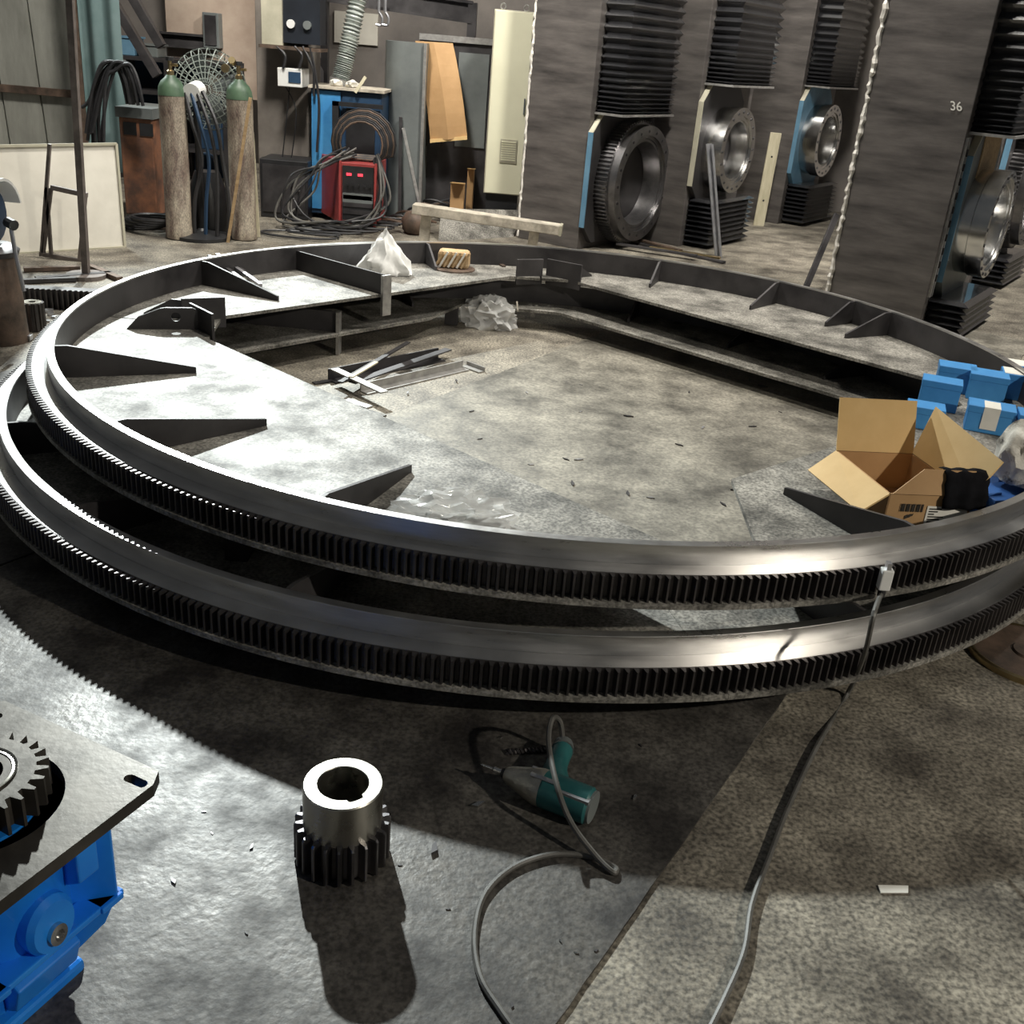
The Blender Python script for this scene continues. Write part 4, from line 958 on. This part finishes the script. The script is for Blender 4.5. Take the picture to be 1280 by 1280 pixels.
# hub with keyed bore
n = 96; ho, hi = .094, .059; ka = R(-68); v = []; f = []
for i in range(n):
    a = 2*math.pi*i/n; c, s = math.cos(a), math.sin(a)
    da = (a-ka+math.pi) % (2*math.pi)-math.pi
    ri = hi
    if abs(hi*math.sin(da)) < .0175 and math.cos(da) > 0: ri = min(.068, .068)
    v += [(ho*c, ho*s, .104), (ho*c, ho*s, .213), ((ho-.003)*c, (ho-.003)*s, .216), ((ri+.002)*c, (ri+.002)*s, .216), (ri*c, ri*s, .214), (ri*c, ri*s, .104)]
for i in range(n):
    j = (i+1) % n
    for m_ in range(6): f.append((i*6+m_, j*6+m_, j*6+(m_+1) % 6, i*6+(m_+1) % 6))
MB().add(v, f).build('hub', machined, t, smooth=25)

# gearbox: square flange plate, blue housing, output gear
zg = .478; e2 = Vector((-.908,.419,0)); e1 = Vector((-.419,-.908,0)); Ac = at(208, 968, zg); SIDE = .47
cen = Ac+e2*SIDE/2+e1*SIDE/2
t = T('gear_reducer', 'blue gear reducer with steel flange plate and output gear at the left', 'gearbox', (cen.x, cen.y, 0), math.atan2(-e2.y, -e2.x))
# local: x = -e2, y = -e1 ; right corner at (+S/2,+S/2)
hs = SIDE/2; n = 64; hr = .150; v = []; f = []
sq = [(hs,-hs+.0),(hs,hs-.03),(hs-.03,hs),(-hs+.03,hs),(-hs,hs-.03),(-hs,-hs+.03),(-hs+.03,-hs),(hs-.03,-hs),(hs,-hs+.03)]
sq = [(hs,hs-.035),(hs-.02,hs),(-hs+.02,hs),(-hs,hs-.02),(-hs,-hs+.02),(-hs+.02,-hs),(hs-.02,-hs),(hs,-hs+.02)]
slots = [(sx_*(hs-.035), sy_*(hs-.045)) for sx_ in (-1,1) for sy_ in (-1,1)]
bm = bmesh.new()
def loop(pts, z): 
    vs_ = [bm.verts.new((x, y, z)) for x, y in pts]
    return [bm.edges.new((vs_[i], vs_[(i+1) % len(vs_)])) for i in range(len(vs_))], vs_
outs = []
def slot_pts(cx, cy): return [(cx+.016*(1 if abs(a) < 90 else -1)*1+.011*math.cos(R(a)), cy+.011*math.sin(R(a))) for a in (-90,-60,-30,0,30,60,89)]+[(cx-.016+.011*math.cos(R(a)), cy+.011*math.sin(R(a))) for a in (91,120,150,180,210,240,269)]
loops2d = [sq, [(hr*math.cos(2*math.pi*i/n), hr*math.sin(2*math.pi*i/n)) for i in range(n)]]+[slot_pts(*s_) for s_ in slots]
tv = []
for z in (zg-.028, zg):
    es = []; vv = []
    for lp in loops2d:
        e_, v_ = loop(lp, z); es += e_; vv.append(v_)
    bmesh.ops.triangle_fill(bm, use_beauty=True, edges=es); tv.append(vv)
for la, lb_ in zip(*tv):
    m_ = len(la)
    for i in range(m_): bm.faces.new((la[i], la[(i+1) % m_], lb_[(i+1) % m_], lb_[i]))
bmesh.ops.recalc_face_normals(bm, faces=bm.faces)
me = bpy.data.meshes.new('flange_plate'); bm.to_mesh(me); bm.free()
flm = mat('ground flange steel', (.055,.05,.044), (.11,.10,.088), 6, .4, .6, .1, 60, .08); me.materials.append(flm)
o = bpy.data.objects.new('flange_plate', me); COL.objects.link(o); o.parent = t
# output gear
GN = 26; g = gear_rim(.128, .106, zg+.0, zg+.062, GN, .05); g.build('output_gear', flm, t)
MB().lathe([(.0,zg+.06),(.062,zg+.06),(.066,zg+.064),(.07,zg+.063),(.075,zg+.066),(.075,zg+.06)], 40).build('gear_face', machined, t, smooth=30)
# blue housing (flared, ribbed)
zh = zg-.028
MB().lathe([(.10,.03),(.13,.05),(.135,.14),(.165,.20),(.175,zh-.05),(.19,zh-.03),(.19,zh)], 40).build('housing', blue, t, smooth=40)
MB().lathe([(.146,zg-.030),(.1,zg-.028),(.1,zg-.02),(.0,zg-.02)], 40).build('seal_cover', blue, t, smooth=40)
MB().bx(-.125,.125,-.125,.125,.0,.035).build('foot', blue, t, bevel=.01)
MB().bx(-.205,.205,-.205,.205,zh-.032,zh).build('upper_flange', blue, t, bevel=.006)
for sx_, sy_ in ((1,1),(1,-1),(-1,1),(-1,-1)):
    MB().prism([(.13,.04),(.235,.13),(.27,.2),(.27,zh-.01),(.13,zh-.01)], -.011, .011, frame((0,0,0), (sx_*.7071, sy_*.7071, 0), (0,0,1), (sy_*.7071, -sx_*.7071, 0))).build('rib', blue, t, bevel=.003)
for ang in (0, 90, 180, 270):
    c, s = math.cos(R(ang)), math.sin(R(ang))
    MB().lathe([(.0,.13),(.066,.13),(.066,.185),(.056,.200),(.0,.200)], 24, frame((0,0,.25), (-s,c,0), (0,0,1), (c,s,0))).build('boss', blue, t, smooth=30)
    pg = MB().lathe([(.0,.200),(.024,.200),(.024,.212),(.013,.214),(.012,.206),(0,.206)], 6 if 0 else 20, frame((.0,0,.235), (-s,c,0), (0,0,1), (c,s,0))).build('drain_plug', brightsteel, t, smooth=30)
    MB().prism([(.12,.26),(.2,.30),(.2,zh-.03),(.12,zh-.03)], -.03, .03, frame((-s*.11, c*.11, 0), (c,s,0), (0,0,1), (s,-c,0))).build('bolt_pocket', blue, t, bevel=.004)
    MB().prism([(.1,.05),(.145,.07),(.165,.13),(.1,.17)], -.09, .09, frame((0,0,0), (c,s,0), (0,0,1), (s,-c,0))).build('lower_web', blue, t, bevel=.004)
    MB().bx(.13,.197,-.205,.205,.185,.20, Matrix.Rotation(R(ang),4,'Z')).build('belt_rib', blue, t, bevel=.003)
    for k_ in (-1,1): MB().cyl((c*.15-s*.16*k_, s*.15+c*.16*k_, zh-.045), (c*.15-s*.16*k_, s*.15+c*.16*k_, zh-.03), .014, 6).build('bolt', darksteel, t)

for ch in list(t.children):
    if ch.name.split('.')[0] not in ('flange_plate', 'output_gear', 'gear_face', 'seal_cover'):
        ch.data.transform(Matrix.Diagonal((.82, .82, 1, 1)))
# hand drill lying on its side with drill bit
qb = at(712, 1000); zc = .055
tip = at(600, 955, .06); chuck = at(632, 967, .06); front_ = at(662, 985, .06); back = at(738, 1008, .06)
ax = (back-chuck).normalized(); sd = Vector((-ax.y, ax.x, 0)); upv = Vector((0,0,1))
t = T('power_drill', 'teal power drill with aluminium gear housing lying on the dark plate', 'drill', (qb.x, qb.y, .008))
def along(p, q_): return (q_-p).to_track_quat('Z','Y').to_matrix().to_4x4()
Mx = along(chuck, back); Mx.translation = chuck; L = (back-chuck).length
MB().lathe([(.0,0),(.018,0),(.024,.01),(.045,L*.32),(.05,L*.40),(.05,L*.46)], 24, Mx).build('gear_housing', alu, t, world=True, smooth=40)
MB().lathe([(.048,L*.45),(.05,L*.47),(.049,L*.98),(.040,L*1.02),(0,L*1.02)], 24, Mx).build('motor_housing', drillgreen, t, world=True, smooth=40)
MB().lathe([(.0,L*1.0),(.043,L*1.0),(.043,L*1.035),(.0,L*1.035)], 24, Mx).build('end_cap', greypaint, t, world=True, smooth=30)
Mt = along(tip, chuck); Mt.translation = tip; Lt = (chuck-tip).length
MB().lathe([(.0,0),(.003,.008),(.0045,Lt*.5),(.008,Lt*.55),(.009,Lt*1.05)], 12, Mt).build('drill_bit', brightsteel, t, world=True, smooth=30)
MB().lathe([(.011,Lt*.85),(.013,Lt*.86),(.013,Lt*1.1)], 14, Mt).build('chuck_nose', black, t, world=True, smooth=30)
hb = chuck+ax*L*.60
hend = at(703, 938, .05)
hp = spline([hb+Vector((0,0,0)), hb.lerp(hend,.45)-ax*.012, hend], 6)
MB().tube(hp, [.048-.018*min(1, i/8) for i in range(len(hp))], 14).build('handle', drillgreen, t, world=True, smooth=50)
MB().tube([hend, hend+(hend-hb).normalized()*.03], [.033, .028], 14).build('handle_cap', greypaint, t, world=True, smooth=40)
tr0 = chuck+ax*L*.42+(hend-hb).normalized()*.05
MB().tube(spline([tr0, tr0+(hend-hb).normalized()*.03+ax*.01, tr0+(hend-hb).normalized()*.045+ax*.03], 4), .012, 10).build('trigger', black, t, world=True, smooth=50)
for k_ in (-1, 1):
    s0 = chuck+ax*L*.30-(hend-hb).normalized()*.02*k_+upv*.046*(1 if k_ == 1 else .8); MB().cyl(s0, s0+ax*L*.32, .006, 8).build('screw', galv, t, world=True)
s0 = chuck+ax*L*.62-(hend-hb).normalized()*.03+upv*.034; MB().beam(s0, s0+ax*L*.36, .016, .01).build('side_strip', galv, t, world=True)
# cable from the handle
pts = [hend+(hend-hb).normalized()*.03, at(700, 902, .12), at(690, 899, .16), at(686, 930, .15), at(697, 985, .125), at(715, 1030, .07), at(762, 1086, .014), at(790, 1130, .014), at(770, 1170, .014)]
pts2 = [at(690,1068,.015), at(640,1085,.015), at(605,1120,.015), at(593,1170,.015), at(600,1220,.015), at(625,1262,.015), at(660,1310,.015)]
cb = spline(pts[:6]+[at(745, 1070, .030), at(766, 1090, .017), at(768, 1084, .013), at(738, 1071, .013)]+pts2, 8)
MB().tube(cb, .0075, 8).build('power_cord', cablemat, t, world=True, smooth=True)
# long twisted drill bit behind the drill
A, B = at(634, 940, .014), at(690, 937, .014); bp = []; 
t = T('twist_bit', 'dark twisted drill bit lying behind the power drill', 'drill bit', A)
for ph in (0, math.pi):
    bp = [A.lerp(B, i/40)+Vector((0, .006*math.cos(i*.9+ph), .006*math.sin(i*.9+ph))) for i in range(41)]
    MB().tube(bp, .005, 6).build('flute', gearsteel, t, world=True)
# hanging air hose with connector on the ring
def atR(px, py, C, r):
    z = .6
    while z > 0:
        P = at(px, py, z)
        if math.hypot(P.x-C.x, P.y-C.y) < r: return P
        z -= .002
    return at(px, py, .01)
cp_ = at(1083, 700, zU+.10)
pc = CU+ (Vector((cp_.x, cp_.y, 0))-Vector((CU.x, CU.y, 0))).normalized()*2.515
top = Vector((pc.x, pc.y, zU+.118)); low = at(1062, 850, 0.012)
t = T('cable_connector', 'pale cable plug hooked on the upper ring ledge', 'connector', (top.x, top.y, top.z-.07))
MB().bx(-.018,.018,-.016,.016,-.07+.07,.0+.07).build('shell', whiteplastic, t, bevel=.004)
MB().bx(-.007,.007,-.012,.012,.07,.092).build('latch', galv, t)
MB().cyl((0,0,-.025),(0,0,0),.012,12).build('strain_relief', black, t)
pts = [top-Vector((0,0,.09)), atR(1093, 765, CL, 2.60), atR(1080, 820, CL, 2.56), at(1060, 866, .012), at(1020, 935, .012), at(985, 1010, .012), at(962, 1070, .012), at(940, 1130, .012), at(930, 1190, .012), at(905, 1250, .012), at(870, 1320, .012)]
tag(MB().tube(spline(pts, 8), .0075, 8).build('hanging_cable', cablemat, smooth=True, loc=pts[5]), 'long grey cable from the ring plug running down across the concrete', 'cable')
# disc at lower right
q = at(1285, 822); t = T('steel_disc', 'round rusty steel disc lying on the concrete at the right edge', 'disc', q)
MB().lathe([(.0,0),(.20,0),(.20,.018),(.195,.022),(.06,.022),(.055,.03),(0,.03)], 48).build('disc', rust, t, smooth=30)
MB().lathe([(.19,.0225),(.2,.018),(.203,.0),(.206,.0),(.206,.02),(.2,.026)], 48, closed=True).build('rim', brass, t, smooth=30)
# paper scrap, chips
q = at(1117, 1112); t0 = MB().prism([(-.04,-.012),(.03,-.015),(.042,.008),(-.036,.013)], .001, .004, Matrix.Translation(q) @ Matrix.Rotation(.15,4,'Z')).build('paper_scrap', paper, loc=q)
tag(t0, 'small white paper scrap on the concrete at the right', 'paper scrap')
random.seed(21)
chips = [(598,1010,.02),(543,1065,.022),(217,1105,.012),(500,1085,.006),(793,1000,.012),(800,935,.008),(720,1195,.006),(745,1192,.006),(315,1062,.01),(308,1170,.007),(255,1018,.006),(165,765,.012),(700,1180,.006),(460,890,.006),(625,925,.008),(640,1260,.008),(265,1045,.005),(560,1140,.006)]
for i, (px, py, s) in enumerate(chips):
    q = at(px, py); q.z = .008
    tag(MB().prism([(s,0),(.2*s,.35*s),(-s,.2*s),(-.4*s,-.4*s)], 0, s*.4, Matrix.Translation(q) @ Matrix.Rotation(.6+i*.9,4,'Z')).build('metal_chip', brightsteel if i % 2 == 0 else darksteel, loc=q), 'small metal chip lying on the dark floor plate', 'chip', 'chips on the front plate')
